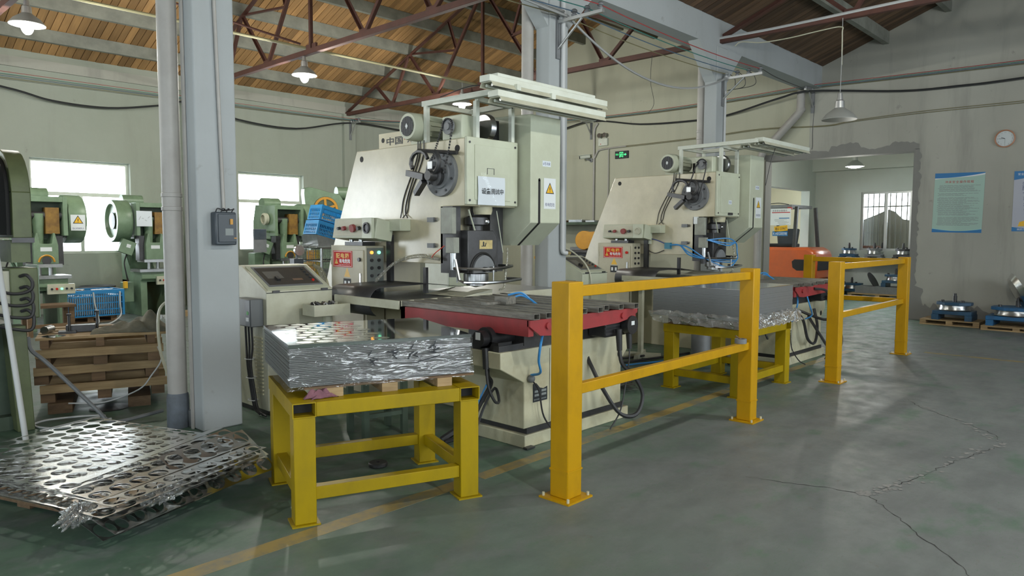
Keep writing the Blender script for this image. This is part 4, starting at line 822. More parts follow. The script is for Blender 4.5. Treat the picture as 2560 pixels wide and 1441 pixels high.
for r in range(9):
    for c in range(7):
        cx, cy = .09+.1*c+(r % 2)*.05, .06+.095*r
        if cx < .5: dots.add([(cx+.044*math.cos(.3491*q), cy+.044*math.sin(.3491*q), .2195) for q in range(18)], [tuple(range(18))])
dots.build('disc_marks', mat('dull_disc_marks', (.46, .49, .47), .22, 1), top)  # flat discs of duller metal over part of the top sheet
fm = M()
def wrapsurf(z0, z1, out):
    per = [(-.006, -.006), (W_+.006, -.006), (W_+.006, D_+.006), (-.006, D_+.006)]; loop = []
    for (a, b), (c, d) in zip(per, per[1:]+per[:1]):
        for i in range(24): loop.append((a+(c-a)*i/24, b+(d-b)*i/24, (a+(c-a)*i/24-W_/2, b+(d-b)*i/24-D_/2)))
    nz = 9; vs = []
    for k in range(nz+1):
        for q in loop:
            dn = Vector(q[2]).normalized(); o_ = .0035+.0016*math.sin(q[0]*31+k*1.7+q[1]*23)+.001*math.sin(q[0]*83-k*3.1+q[1]*67)+(out*(1-k/nz)**2*.01); vs.append((q[0]+dn.x*o_, q[1]+dn.y*o_, z0+(z1-z0)*k/nz))
    m_ = len(loop); fm.add(vs, [(k*m_+i, k*m_+(i+1) % m_, (k+1)*m_+(i+1) % m_, (k+1)*m_+i) for k in range(nz) for i in range(m_)])
wrapsurf(-.015, .203, 1); fm.build('stretch_film', K['film'], st)
# handwritten strokes on the front of the stack
hw = M(); random.seed(3)
for gx, gs in ((.40, .05), (.52, .055), (.63, .05), (.745, .06)):
    for k in range(5):
        a = random.uniform(-1.0, 1.4); p = Vector((gx+random.uniform(-.02, .02), -.0185, .13+random.uniform(-.035, .035))); q = p+Vector((gs*.6*math.cos(a), 0, gs*.6*math.sin(a)))
        hw.bar(p, q, .006, .0006, (0, 1, 0))
hw.bar((.66, -.0185, .085), (.80, -.0185, .115), .005, .0006, (0, 1, 0)); hw.build('handwriting', K['ink'], st)
rg = M(); random.seed(11)
rg.quadgrid(lambda u, v: (1.905+.14*u+.02*math.sin(9*v+3*u), 3.175-.03*u+.075*v, .6235+.024*math.sin(math.pi*u)**.6*math.sin(math.pi*v)**.6*(1.2+.6*math.sin(14*u+9*v)+.5*math.sin(21*v-9*u))+.003*abs(math.sin(13*u-7*v))), 26, 18)
tag(rg.build('rag', K['pink'], None, 0, .004), 'crumpled dusty pink rag on the yellow table edge under the wrapped stack', 'rag')
# ------------------------------------------------------------------ stack on table 2
sp2 = pallet('small_pallet', 'brown wooden pallet under the plain grey sheet stack', (6.06, 2.93, .612), 0, .94, .72, mt='woodd', h=.085, bottom=False)
s2 = thing('sheet_stack', 'plain grey stack of sheet metal blanks on the yellow table before the second press', 'sheet stack', (5.95, 2.83, .697)); z = 0
for i in range(20): j = random.uniform(-.003, .003); M().box(j, 1.05+j, j, .92+j, z+.0003, z+.0137).build('metal_sheet', mat('matt_grey_sheet', (.22, .23, .235), .4, .4) if i == 0 else s2.children[0].data.materials[0], s2); z += .014
M().box(-.003, 1.053, -.003, .923, .28, .284).build('top_sheet', K['mirror'], s2)
fw = M()
per = [(-.02+1.09*i/30, -.03) for i in range(31)]+[(1.07, -.03+.98*i/26) for i in range(1, 27)]; per = [(-.02, .95-.98*i/26) for i in range(26)]+per; vs = []
for k in range(6):
    for i, (a, b) in enumerate(per): o_ = random.uniform(0, .03)*(k > 0); vs.append((a-(o_ if a < .1 else 0)+(o_ if a > 1 else 0), b-(o_ if b < .1 else 0)-.012*k, .05-.022*k+random.uniform(-.012, .012)))
m_ = len(per); fw.add(vs, [(k*m_+i, k*m_+i+1, (k+1)*m_+i+1, (k+1)*m_+i) for k in range(5) for i in range(m_-1)]); fw.build('loose_film', K['wrap'], s2)
# ------------------------------------------------------------------ floor items near the presses
o = M().lathe([(.001, 0), (.055, 0), (.06, .005), (.06, .022), (.055, .027), (.012, .027), (.012, .012), (.001, .012)], (2.66, 3.66, 0), 'z', 24).build('steel_disc', K['dsteel']); tag(o, 'small dark steel disc lying on the floor under the first yellow table', 'disc')
o = thing('side_stool', 'dark green angle-iron stand on the floor behind the first yellow table', 'stand', (2.95, 4.2, 0), R(-12))
for x in (0, .3):
    for y in (0, .28): M().angle((x, y, 0), (x, y, .52), .04, .005).build('leg', K['dgreen'], o)
for z in (.15, .5):
    for y in (0, .28): M().box(0, .3, y-.015, y+.015, z, z+.03).build('cross_bar', K['dgreen'], o)
    for x in (0, .3): M().box(x-.015, x+.015, 0, .28, z, z+.03).build('cross_bar', K['dgreen'], o)
o = thing('sorting_tray', 'small cream steel tray of loose metal parts beside the console', 'tray', (3.06, 5.03, .80), R(-4))
m = M(); m.box(0, .32, 0, .2, 0, .006); m.box(0, .32, 0, .006, .006, .09); m.box(0, .32, .194, .2, .006, .09); m.box(0, .006, .006, .194, .006, .09); m.box(.314, .32, .006, .194, .006, .09); m.build('tray', K['plate'], o)
for i in range(14): x, y = random.uniform(.04, .28), random.uniform(.04, .16); M().cyl((x, y, .07+random.uniform(0, .02)), (x+random.uniform(-.03, .03), y+random.uniform(-.03, .03), .1), random.uniform(.008, .016), n=8).build('metal_part', K['steel'] if i % 2 else K['dsteel'], o)
M().box(.14, .18, .08, .12, -.80, 0).build('pedestal', K['plate'], o); M().box(.03, .29, .02, .18, -.80, -.79).build('base', K['plate'], o)
o = thing('tray_stand', 'white pedestal tray stand on splayed feet beside the second press', 'stand', (7.28, 4.75, 0), 0)
M().box(-.17, .2, -.12, .14, .84, .92).build('tray', K['creamcool'], o); M().box(-.025, .025, -.025, .025, .04, .84).build('pole', K['plate'], o)
for a in (.4, 2.0, 3.5, 5.1): M().prism([(-.03, 0), (.03, 0), (.02, .06), (-.02, .06)], 'x', .0, .24).xf(Matrix.Rotation(a, 4, 'Z')).build('foot', K['plate'], o)
o = thing('waste_sheets', 'scattered pile of dark perforated offcuts on the floor between the presses', 'offcuts', (5.6, 4.1, 0))
for i in range(6):
    m = M(); a = random.random()*3; z = .003+.012*i
    def cell(cx, cy, s=.09):
        vs = []; fs = []
        for k in range(16):
            t_ = 2*math.pi*k/16; c_, s_ = math.cos(t_), math.sin(t_); q = max(abs(c_), abs(s_)); vs += [(cx+s*.5*c_/q, cy+s*.5*s_/q, 0), (cx+s*.42*c_, cy+s*.42*s_, 0)]
        m.add(vs, [(2*k, 2*((k+1) % 16), 2*((k+1) % 16)+1, 2*k+1) for k in range(16)])
    for u in range(6):
        for v in range(4): cell((u-3)*.09, (v-2)*.09)
    m.xf(Matrix.Translation((random.uniform(-.1, .1), random.uniform(-.1, .1), z)) @ Matrix.Rotation(a, 4, 'Z') @ Matrix.Rotation(random.uniform(-.02, .02), 4, 'X')); m.build('perforated_offcut', K['dsteel'], o)
# ================================================================== SCRAP PILE (foreground left)
A_ = R(21); F0 = Vector((1.10, 3.70, 0)); ax, ay = Vector((math.cos(A_), math.sin(A_), 0)), Vector((-math.sin(A_), math.cos(A_), 0))
pallet('scrap_pallet', 'worn brown pallet under the heap of perforated scrap sheets', tuple(F0+ax*.12+ay*.30), A_, 1.0, .9, mt='woodd', h=.13, deck=6)
def perf_sheet(nx, ny, c, wob, rim=.88, seg=24):      # round holes in a square lattice, star-shaped remnants between them
    m = M()
    for j in range(ny):
        for i in range(nx):
            cx, cy = (i+.5)*c, (j+.5)*c; vs = []
            for k in range(seg):
                t_ = 2*math.pi*k/seg; c_, s_ = math.cos(t_), math.sin(t_); q = max(abs(c_), abs(s_)); vs += [(cx+c*.5*c_/q, cy+c*.5*s_/q), (cx+c*.5*rim*c_, cy+c*.5*rim*s_)]
            m.add([(p[0], p[1], wob(p[0], p[1])) for p in vs], [(2*k, 2*((k+1) % seg), 2*((k+1) % seg)+1, 2*k+1) for k in range(seg)])
    return m
random.seed(21)
NS = 9
place = ('lowest, lying on the pallet', 'second, just above the lowest', 'third up', 'fourth up', 'fifth, in the middle of the heap', 'sixth, above the middle one', 'third from the top', 'second from the top', 'topmost, with a plain strip along its middle')
for i in range(NS):
    c = .112; nx, ny = 9, 10; p1, p2 = random.random()*6, random.random()*6; am = .003
    droop = (.16, .12, .03, .10, .02, .06, .01, .02, .0)[i]; zz = .147+i*.0125
    wob = lambda x, y, p1=p1, p2=p2, am=am, droop=droop: am*math.sin(3.5*x+p1)*math.cos(3*y+p2)-droop*max(0, .34-y)**1.4*3.0-.03*max(0, x-.95)
    m = perf_sheet(nx, ny, c, wob, .88 if i < 6 else .85); p = F0-ax*.08+ax*(random.choice((-.056, 0, 0, .056))+random.uniform(-.012, .012))+ay*(random.choice((-.168, -.112, -.112, -.056))+random.uniform(-.012, .012))
    if i == NS-1: p += ay*.28-ax*.056
    m.xf(Matrix.Translation((p.x, p.y, zz)) @ Matrix.Rotation(A_+random.uniform(-.014, .014), 4, 'Z'))
    o = tag(m.build('scrap_sheet', K['mirror'], None, 0, .0009, True), 'shiny scrap sheet punched full of round holes, %s' % place[i], 'scrap sheet', 'perforated scrap sheets in the heap')
    if i == NS-1: m2 = M().bar(F0+ax*-.0+ay*.18+Vector((0, 0, zz+.004)), F0+ax*1.05+ay*.30+Vector((0, 0, zz+.002)), .05, .001); m2.build('plain_strip', K['mirror'], o)
for k, (u, v, zz, tx, ty, ln) in enumerate(((.05, -.13, .06, .5, .02, 5), (.40, -.16, .07, .62, -.04, 5), (.62, -.10, .10, .4, .05, 4))):
    c = .112; m = perf_sheet(ln, 3, c, lambda x, y: .02*math.sin(4*x)+.01*math.sin(9*y), .84); p = F0+ax*u+ay*v
    m.xf(Matrix.Translation((p.x, p.y, zz)) @ Matrix.Rotation(A_+ty*2, 4, 'Z') @ Matrix.Rotation(tx, 4, 'X')); tag(m.build('scrap_strip', K['mirror'], None, 0, .0009, True), ('long', 'middle', 'short')[k]+' torn strip of perforated scrap sagging over the front edge of the heap', 'scrap strip', 'torn scrap strips at the front edge')
def crumple(c, sx, sy, sz, rz, name, label, mt, n=26):
    m = M(); ph = [random.random()*6 for _ in range(8)]
    def fn(u, v):
        th, fi = 2*math.pi*u, math.pi*v; d = 1+.22*math.sin(7*th+ph[0])*math.sin(5*fi+ph[1])+.16*math.sin(13*th+ph[2]+9*fi)+.1*math.sin(23*th+ph[3])
        return (sx*math.sin(fi)*math.cos(th)*d, sy*math.sin(fi)*math.sin(th)*d, sz*math.cos(fi)*d)
    m.quadgrid(fn, n*2, n); m.xf(Matrix.Translation(c) @ Matrix.Rotation(rz, 4, 'Z')); return tag(m.build(name, mt), label, 'plastic film')
p = F0+ax*-.10+ay*.02; crumple((p.x, p.y, .17), .17, .06, .035, A_+.6, 'crumpled_film', 'long crumple of clear film on the left front of the scrap heap', K['wrap'])
p = F0+ax*.28+ay*-.09; crumple((p.x, p.y, .15), .14, .055, .035, A_+.2, 'crumpled_film', 'crumple of clear film tucked under the torn scrap strips', K['wrap'])
p = F0+ax*.98+ay*-.02; crumple((p.x, p.y, .085), .07, .04, .028, A_, 'crumpled_film', 'small ball of clear film by the right corner of the scrap pallet', K['wrap'])
# ================================================================== PALLET STACK by the column
PZ = R(-19); P0 = Vector((1.56, 6.66, 0)); pu, pv = Vector((math.cos(PZ), math.sin(PZ), 0)), Vector((-math.sin(PZ), math.cos(PZ), 0))
for i, x in enumerate((.05, .62)):
    p = P0+pu*x; o = M().box(0, .17, -.02, .95, 0, .085).xf(Matrix.Translation(p) @ Matrix.Rotation(PZ, 4, 'Z')).build('timber_bearer', K['woodd']); tag(o, 'thick dark timber bearer under the pallet stack, at its %s end' % ('olive press', 'drain pipe')[i], 'timber', 'timber bearers under the pallet stack')
z = .086
for i, (dx, dy, rr, lb) in enumerate(((0.0, 0, 0, 'lowest'), (-.04, .02, .02, 'second'), (-.02, -.02, -.01, 'third'))):
    p = P0+pu*dx+pv*dy; t = thing('pallet', '%s pallet of the rough wooden stack on the timber bearers' % lb.capitalize(), 'pallet', (p.x, p.y, z), PZ+rr, 'pallets in the stack by the column'); 
    for y in (0, .42, .86): M().box(0, .92, y, y+.03, .078, .145).build('side_board', K['wood'], t)
    for x in (0, .40, .80): M().box(x, x+.10, .03, .89, 0, .075).build('bearer', K['woodd'], t)
    for y in (.1, .25, .55, .7): M().box(0.01, .91, y, y+.1, .075, .094).build('deck_board', K['wood'], t)
    z += .1455
t = thing('pallet', 'Slatted top pallet of the stack, under the jacket', 'pallet', tuple(P0+pu*-.02+pv*.04+Vector((0, 0, z))), PZ+.03, 'pallets in the stack by the column')
for y in (0, .13, .30, .5, .7): M().box(0, .95, y, y+.1, .07, .09).build('deck_board', K['wood'], t)
for x in (.03, .42, .80): M().box(x, x+.06, 0, .8, 0, .07).build('bearer', K['woodd'], t)
zt = z+.09
def onp(u, v, h=0): q = P0+pu*u+pv*v; return (q.x, q.y, zt+h)
m = M(); random.seed(5)
def jk(u, v):
    e = math.sin(math.pi*min(1, max(0, u)))**.5*math.sin(math.pi*v)**.6; hump = .06+.06*math.exp(-((u-.72)/.22)**2)+.018*math.sin(9*u+4*v)
    return (.62*u-.0, .30*v+.03*math.sin(6*u), .001+e*hump*(1+.30*math.sin(14*u+6*v)+.26*math.sin(8*v-11*u)+.2*math.sin(23*u+9*v)))
m.quadgrid(jk, 48, 26); m.xf(Matrix.Translation(onp(.36, .1)) @ Matrix.Rotation(PZ, 4, 'Z')); tag(m.build('jacket', K['jacket'], None, 0, .004), 'crumpled dirty khaki work jacket on the pallet stack', 'jacket')
o = thing('clamp_block', 'black steel clamp block with upright bolt on the pallet stack', 'clamp', onp(.17, .33), PZ); M().box(0, .22, 0, .09, 0, .06).build('block', K['dsteel'], o, .004); M().box(-.05, .08, -.07, .02, 0, .02).build('plate', K['dsteel'], o)
M().cyl((.03, -.04, .02), (.03, -.04, .15), .011, n=10).build('bolt', K['dsteel'], o); M().cyl((.03, -.04, .15), (.03, -.04, .165), .02, n=6).build('bolt_head', K['dsteel'], o)
o = thing('long_bolt', 'upright black bolt standing between the clamp block and the jacket', 'bolt', onp(.40, .42), PZ); M().cyl((0, 0, .0), (0, 0, .16), .010, n=10).build('shank', K['dsteel'], o); M().cyl((0, 0, .16), (0, 0, .175), .02, n=6).build('head', K['dsteel'], o); M().lathe([(.001, 0), (.03, 0), (.03, .012), (.001, .012)], (0, 0, 0), 'z', 14).build('washer', K['dsteel'], o)
o = M().lathe([(.001, 0), (.085, 0), (.085, .004), (.001, .004)], onp(.10, .12), 'z', 28).build('steel_disc', K['mirror2']); tag(o, 'bright round steel disc lying flat on the pallet stack', 'disc')
o = M().cyl(Vector(onp(.02, .30))+Vector((0, 0, .032)), Vector(onp(.06, .42))+Vector((0, 0, .032)), .032, n=18).build('steel_bush', K['steel']); tag(o, 'short bright steel bush lying on its side on the pallet stack', 'bush')
o = M().lathe([(.001, 0), (.14, 0), (.15, .006), (.10, .012), (.001, .012)], (2.02, 6.52, 0), 'z', 26).build('steel_disc', K['dsteel']); tag(o, 'dark round disc on the floor under the pallet stack', 'disc')
cable('strapping', [onp(.85, -.02, -.10), onp(.88, -.05, -.22), onp(.8, -.07, -.35), onp(.7, -.08, -.46), onp(.45, -.1, -.535), onp(.2, -.12, -.515)], .006, K['conduit'], 'white plastic strapping trailing down the front of the pallet stack', 'strap')
cable('strapping', [(1.42, 6.1, .005), (1.55, 6.12, .01), (1.78, 6.2, .012), (1.9, 6.25, .006), (1.72, 6.3, .02), (1.5, 6.3, .03), (1.42, 6.25, .012), (1.55, 6.05, .01), (1.9, 6.1, .008)], .008, K['conduit'], 'loop of white strapping on the floor before the pallet stack', 'strap')
# ------------------------------------------------------------------ pipes and hoses by column 1
cable('steel_pipe', [(1.415, 6.3, .68), (1.43, 6.28, .58), (1.52, 6.2, .47), (1.75, 5.97, .14), (1.82, 5.9, .04), (1.92, 5.87, .03), (2.2, 5.86, .06)], .015, K['greyp'], 'bent grey steel pipe running down to the floor towards the column', 'pipe', n=8, seg=8)
cable('white_bar', [(1.20, 6.22, 1.46), (1.215, 6.15, 1.30), (1.235, 5.98, .75), (1.26, 5.78, .015)], .019, K['conduit'], 'white plastic bar leaning against the olive press', 'bar', n=3, seg=10)
cable('hose', [(2.43, 6.2, .92), (2.36, 6.3, .8), (2.32, 6.2, .5), (2.31, 5.98, .25), (2.3, 5.9, .03)], .012, K['plate'], 'cream hose curving down behind the drain pipe', 'hose')

o = thing('waste_drum', 'plain grey upright drum beside the second yellow table', 'drum', (7.35, 4.0, 0)); M().lathe([(.001, 0), (.1, 0), (.105, .01), (.105, .34), (.1, .35), (.09, .35), (.09, .02)], (0, 0, 0), 'z', 22).build('shell', K['greyp'], o)
for i, (pts, mm, lb) in enumerate((([(5.9, 4.9, .015), (6.4, 4.75, .02), (6.9, 4.62, .015), (7.4, 4.5, .02), (7.9, 4.45, .015)], 'rubber', 'black floor cable lying between the two presses'), ([(5.8, 4.75, .012), (6.3, 4.6, .012), (6.8, 4.5, .012), (7.3, 4.35, .012), (8.0, 4.25, .012)], 'cyan', 'blue air hose lying on the floor between the two presses'), ([(6.2, 5.0, .016), (6.6, 4.9, .03), (6.9, 4.85, .016), (7.1, 4.7, .03), (7.5, 4.72, .016)], 'rubber', 'short black floor cable beside the pedestal tray stand'))): cable('floor_cable', pts, .014 if mm == 'rubber' else .009, K[mm], lb, 'cable')
# ================================================================== PIPES, BREAKER BOX, BRACKETS AND WIRES
for x, lb in ((2.18, 'grey drain pipe with a blue-grey sleeve at its foot beside the breaker-box column'), (6.085, 'grey drain pipe behind the column at the first press'), (10.0, 'grey drain pipe behind the column at the second press')):
    o = thing('drain_pipe', lb, 'pipe', (x, 5.51, 0)); M().cyl((0, 0, 0), (0, 0, 4.22), .068, n=20).build('pipe', K['pvc'], o)
    for z in ((1.62, 1.72) if x < 3 else (2.9, 3.0)): M().lathe_closed([(.067, 0), (.073, .004), (.073, .03), (.067, .034)], (0, 0, z), 'z', 20).build('collar', K['pvc'], o)
    if x < 3: M().lathe([(.078, 0), (.08, .01), (.079, .23), (.072, .26)], (0, 0, 0), 'z', 18).build('foot_sleeve', mat('blue_grey_sleeve', (.14, .165, .20), .6, col2=(.08, .09, .1), scale=9, amt=.7), o); M().lathe([(.06, 0), (.06, .12), (.05, .13)], (.09, -.02, 0), 'z', 14).build('foot_sleeve', K['greyp'], o)
    if x > 9: M().cyl((0, 0, 4.17), (0, 0, 4.22), .074, n=18).build('orange_joint', mat('faded_orange_paint', (.5, .2, .12), .6), o)
o = thing('drain_pipe', 'grey drain pipe bending along the plaster wall above the doorway', 'pipe', (13.9, 0, 0)); M().tube([(0, 5.58, 4.2), (0, 5.58, 3.83), (0, 5.64, 3.76), (0, 6.3, 3.1), (0, 6.36, 2.98), (0, 6.36, 0.0)], .075, 16).build('pipe', K['pvc'], o); M().cyl((0, 5.58, 3.82), (0, 5.58, 3.88), .085, n=18).build('collar', K['pvc'], o)
br = thing('breaker_box', 'dark blue-grey breaker box with an orange toggle on the column', 'breaker', (2.335, 5.219, 1.372))
M().box(0, .16, -.075, 0, 0, .24).build('case', K['navy'], br, .01); M().box(.02, .155, -.083, -.075, .02, .225).build('front_cover', K['navy'], br, .005)
M().box(.105, .125, -.092, -.083, .15, .19).build('toggle', K['ochre'], br); M().plate((.1, -.0835, .095), (0, -1, 0), (0, 0, 1), .06, .05, .0008).build('rating_label', K['inkg'], br); M().plate((.145, -.0835, .05), (0, -1, 0), (0, 0, 1), .02, .008, .0008).build('orange_mark', K['ochre'], br)
for i in range(4): cable('lead', [(.02+.04*i, -.04, .24), (.03+.04*i, -.05, .265), (.06+.03*i, -.04, .26), (.08, -.02, .25)], .004, K['rubber'], parent=br)
def conduit(x, y, z0, z1, lb, r=.013): o = M().cyl((x, y, z0), (x, y, z1), r, n=10).build('conduit', K['pvc']); return tag(o, lb, 'conduit')
o = M(); o.cyl((2.428, 5.205, 1.64), (2.395, 5.205, 3.1), .013, n=10); o.cyl((2.395, 5.205, 3.1), (2.395, 5.205, 4.22), .013, n=10); tag(o.build('conduit', K['pvc']), 'thin grey conduit rising from the breaker box on the column', 'conduit')
o = thing('conduit', 'pale grey trunking pipe on the front of the column behind the first press', 'conduit', (6.33, 5.19, 0)); M().cyl((0, 0, 1.29), (-.02, 0, 4.22), .028, n=12).build('pipe', K['conduit'], o); M().tube(crv([(0, 0, 1.3), (.005, -.01, 1.26), (.05, -.03, 1.25)], 4), .026, 10).build('elbow', K['conduit'], o); M().cyl((.05, -.03, 1.25), (.1, -.03, 1.25), .02, n=10).build('gland', K['brass'], o)
o = M().cyl((10.13, 5.2, .9), (10.13, 5.2, 3.6), .02, n=10).build('conduit', K['conduit']); tag(o, 'pale grey pipe on the front of the column behind the second press', 'conduit')
o = M().box(2.222, 2.238, 5.36, 5.39, .0, 4.2).build('cable_strip', K['pvc']); tag(o, 'narrow grey cable strip on the side of the breaker-box column', 'trunking')
def bracket(loc, rz, lb, n=4, L_=.62, s=1.0):
    t = thing('wire_bracket', lb, 'bracket', loc, rz, 'insulator brackets'); M().box(-.03, .03, -.02, 0, -.38*s, .04).build('mount_plate', K['greyp'], t)
    M().box(-.02, .02, -L_, -.0, 0, .035).build('arm', K['alu'], t); M().cyl((0, -.015, -.27*s), (0, -L_*.55, .0), .014, n=8).build('brace', K['alu'], t)
    for i in range(n):
        y = -.06-(L_-.1)*i/(n-1); k = M().lathe([(.03, 0), (.032, .018), (.018, .026), (.018, .036), (.036, .044), (.036, .06), (.02, .075), (.001, .078)], (0, y, .035), 'z', 12).build('insulator', mat('grey_porcelain', (.42, .44, .44), .25) if i == 0 else t.children[3].data.materials[0], t)
    return t
BR = [((2.38, 5.22, 3.77), 'insulator bracket high on the breaker-box column'), ((6.25, 5.22, 3.77), 'insulator bracket high on the column behind the first press'), ((10.07, 5.22, 3.75), 'insulator bracket high on the column behind the second press')]
for l, lb in BR: bracket(l, 0, lb)
ip = lambda c, i: Vector((c[0], c[1]-.06-.52*i/3, c[2]+.085))
wk = ['olivew', 'bluew', 'teal', 'red']
for i in range(4):
    a, b, c = ip(BR[0][0], i), ip(BR[1][0], i), ip(BR[2][0], i)
    cable('overhead_wire', sag(a, b, .06, 8), .006, WI[wk[i]], 'thin %s overhead wire strung to the column behind the first press' % ('olive', 'blue', 'teal', 'red')[i], 'wire', group='overhead wires', n=2, seg=5)
    cable('overhead_wire', sag(b, c, .05, 8), .006, WI[wk[i]], 'thin %s overhead wire between the columns of the two presses' % ('olive', 'blue', 'teal', 'red')[i], 'wire', group='overhead wires', n=2, seg=5)
for j in range(2): cable('overhead_cable', sag((2.4, 4.9-.12*j, 3.95-.1*j), (6.24, 5.12-.05*j, 3.88-.06*j), .02, 8), .014, WI['greyw'], ('upper' if j == 0 else 'lower')+' thick pale grey cable arriving at the first press column', 'cable', group='pale grey cables at the column', n=2)
cable('overhead_cable', sag((6.27, 5.1, 3.84), (10.05, 5.15, 3.77), .40, 10), .014, WI['greyw'], 'thick pale grey cable sagging between the two columns', 'cable', n=2)
cable('overhead_wire', [(10.07, 4.62, 3.83), (11.5, 5.0, 3.98), (13.9, 5.5, 4.22)], .006, WI['cable'], 'single dark wire from the second column to the room corner', 'wire')
for i in range(3): cable('bracket_loop', [(10.07, 5.1-.15*i, 3.82), (10.09, 5.03-.15*i, 3.74), (10.1, 5.05-.15*i, 3.62), (10.1, 5.15, 3.6)], .005, WI['cable'], ('innermost', 'middle', 'outermost')[i]+' dark jumper loop under the bracket on the second press column', 'wire', group='jumper loops under the bracket')
# along the walls
bracket((10.12, YB-.1, 4.1), 0, 'insulator bracket on the pale green wall under the truss end', L_=.4)
bracket((XR, 5.4, 4.16), R(-90), 'insulator bracket in the room corner above the doorway', L_=.4); bracket((XR, 10.63, 4.12), R(-90), 'insulator bracket above the wall camera', L_=.4)
for i in range(4):
    yy = YB-.15-.3*i/3; dz_ = .045*i; lab = ('olive', 'blue', 'teal', 'red')[i]
    cable('strung_wire', sag((XL+.1, yy, 4.06+dz_), (10.12, yy, 4.17), .04, 12), .0045, WI[wk[i]], 'thin %s wire along the pale green wall' % lab, 'wire', group='wires along the pale green wall', n=1, seg=5)
    xx = XR-.06-.3*i/3
    cable('strung_wire', sag((10.12, yy, 4.17), (xx, 10.63, 4.2), .08, 8), .006, WI[wk[i]], 'thin %s wire crossing the far corner of the hall' % lab, 'wire', group='wires crossing the far corner', n=1, seg=5)
    cable('strung_wire', sag((xx, 10.63, 4.2), (xx, 5.4, 4.24), .05, 8), .006, WI[wk[i]], 'thin %s wire along the wall above the exit sign' % lab, 'wire', group='wires above the exit sign', n=1, seg=5)
    cable('strung_wire', sag((xx, 5.4, 4.24), (xx, YF+.1, 4.2), .06, 10), .006, WI[wk[i]], 'thin %s wire along the plaster wall above the clock' % lab, 'wire', group='wires above the clock', n=1, seg=5)
cable('black_cable', [(XL+.1, 14.84, 4.0), (1.0, 14.84, 4.15), (3.1, 14.84, 3.94), (3.86, 14.84, 3.8), (4.77, 14.84, 3.79), (5.67, 14.84, 3.95), (6.3, 14.84, 4.1), (7.29, 14.84, 3.87), (8.65, 14.84, 3.83), (10.1, 14.84, 4.12), (11.7, 14.84, 4.1), (13.9, 14.9, 4.05)], .02, WI['cable'], 'thick black cable swagging along the pale green wall', 'cable')
cable('black_cable', [(13.9, 14.8, 4.05), (13.93, 12.0, 4.0), (13.9, 10.56, 4.15), (13.95, 9.2, 3.95), (13.95, 7.86, 3.89), (13.95, 7.1, 3.92), (13.78, 5.97, 4.09), (13.78, 5.35, 4.15), (13.95, 3.87, 3.98), (13.95, 2.97, 3.945), (13.95, 2.1, 3.95), (13.95, -1, 4.05), (13.95, -4.3, 4.0)], .02, WI['cable'], 'thick black cable swagging along the plaster wall over the doorway', 'cable')
for j in range(2): cable('twin_cable', [(13.99, 10.3, 3.5-.025*j), (13.99, 7.8, 3.53-.02*j), (13.99, 6.4, 3.58-.02*j), (13.99, 5.15, 3.52-.015*j), (13.99, 4.66, 3.56-.02*j), (13.99, 3.55, 3.6-.03*j), (13.99, 2.08, 3.6-.03*j), (13.99, -2, 3.6-.03*j)], .005, WI['olivew'], ('upper', 'lower')[j]+' of the slim twin cables clipped along the plaster wall above the doorway', 'cable', group='twin cable above the doorway')
cable('hanging_wire', [(10.0, 6.4, 4.3), (10.0, 6.42, 3.9), (10.0, 6.35, 3.55), (10.0, 6.45, 3.4)], .004, WI['cable'], 'short loose wire dangling from the truss chord', 'wire')
cable('hanging_wire', [(9.4, 3.6, 3.1), (9.42, 3.62, 2.8), (9.38, 3.6, 2.6), (9.36, 3.6, 2.55)], .004, WI['cable'], 'thin lamp wire dangling at the second press lights', 'wire')
# wall conduit, emergency light, camera, exit sign
o = thing('conduit', 'brown-grey conduit running down the wall beside the wall camera', 'conduit', (14.0, 0, 0)); M().tube([(-.01, 10.42, 4.1), (-.01, 10.5, 4.0), (-.01, 10.52, 3.9), (-.01, 10.52, 1.8)], .022, 8).build('pipe', K['pvc'], o); M().tube(crv([(-.01, 10.5, 3.3), (-.01, 10.42, 3.43), (-.01, 10.3, 3.48), (-.01, 9.6, 3.50)], 4), .018, 8).build('branch', K['pvc'], o); M().tube([(-.01, 10.1, 3.48), (-.01, 10.1, 2.0)], .012, 8).build('branch', K['pvc'], o)
o = thing('emergency_light', 'white twin-spot emergency light on the wall beside the exit sign', 'emergency light', (XR, 10.26, 3.56)); M().box(-.06, 0, -.13, .13, 0, .17).build('case', K['white'], o, .008)
for y in (-.07, .08): k = M().lathe([(.001, 0), (.03, .0), (.055, .05), (.055, .07), (.001, .07)], (-.03, y, .235), (-1, 0, .1), 16).build('spot_lamp', K['steel'], o); M().cyl((-.03, y, .17), (-.03, y, .22), .012, n=8).build('stem', K['white'], k)
M().cyl((-.061, .05, .04), (-.066, .05, .04), .01, n=8).build('indicator', K['signred'], o)
o = thing('exit_sign', 'small green illuminated exit sign on the wall', 'exit sign', (XR, 9.735, 3.315)); M().box(-.04, 0, -.18, .18, -.085, .085).build('case', K['ink'], o, .004); e = M()
e.box(-.043, -.04, -.05, -.038, -.06, .06); e.box(-.043, -.04, .038, .05, -.06, .06); e.box(-.043, -.04, -.038, .038, .048, .06)          # door
e.cyl((-.040, 0.0, .025), (-.043, 0.0, .025), .014, n=10); e.bar((-.042, .0, .012), (-.042, .012, -.022), .016, .002, (1, 0, 0)); e.bar((-.042, .01, -.02), (-.042, .03, -.055), .012, .002, (1, 0, 0)); e.bar((-.042, .01, -.02), (-.042, -.022, -.05), .012, .002, (1, 0, 0)); e.bar((-.042, .004, .005), (-.042, -.028, -.008), .01, .002, (1, 0, 0)); e.bar((-.042, .004, .005), (-.042, .03, .0), .01, .002, (1, 0, 0))
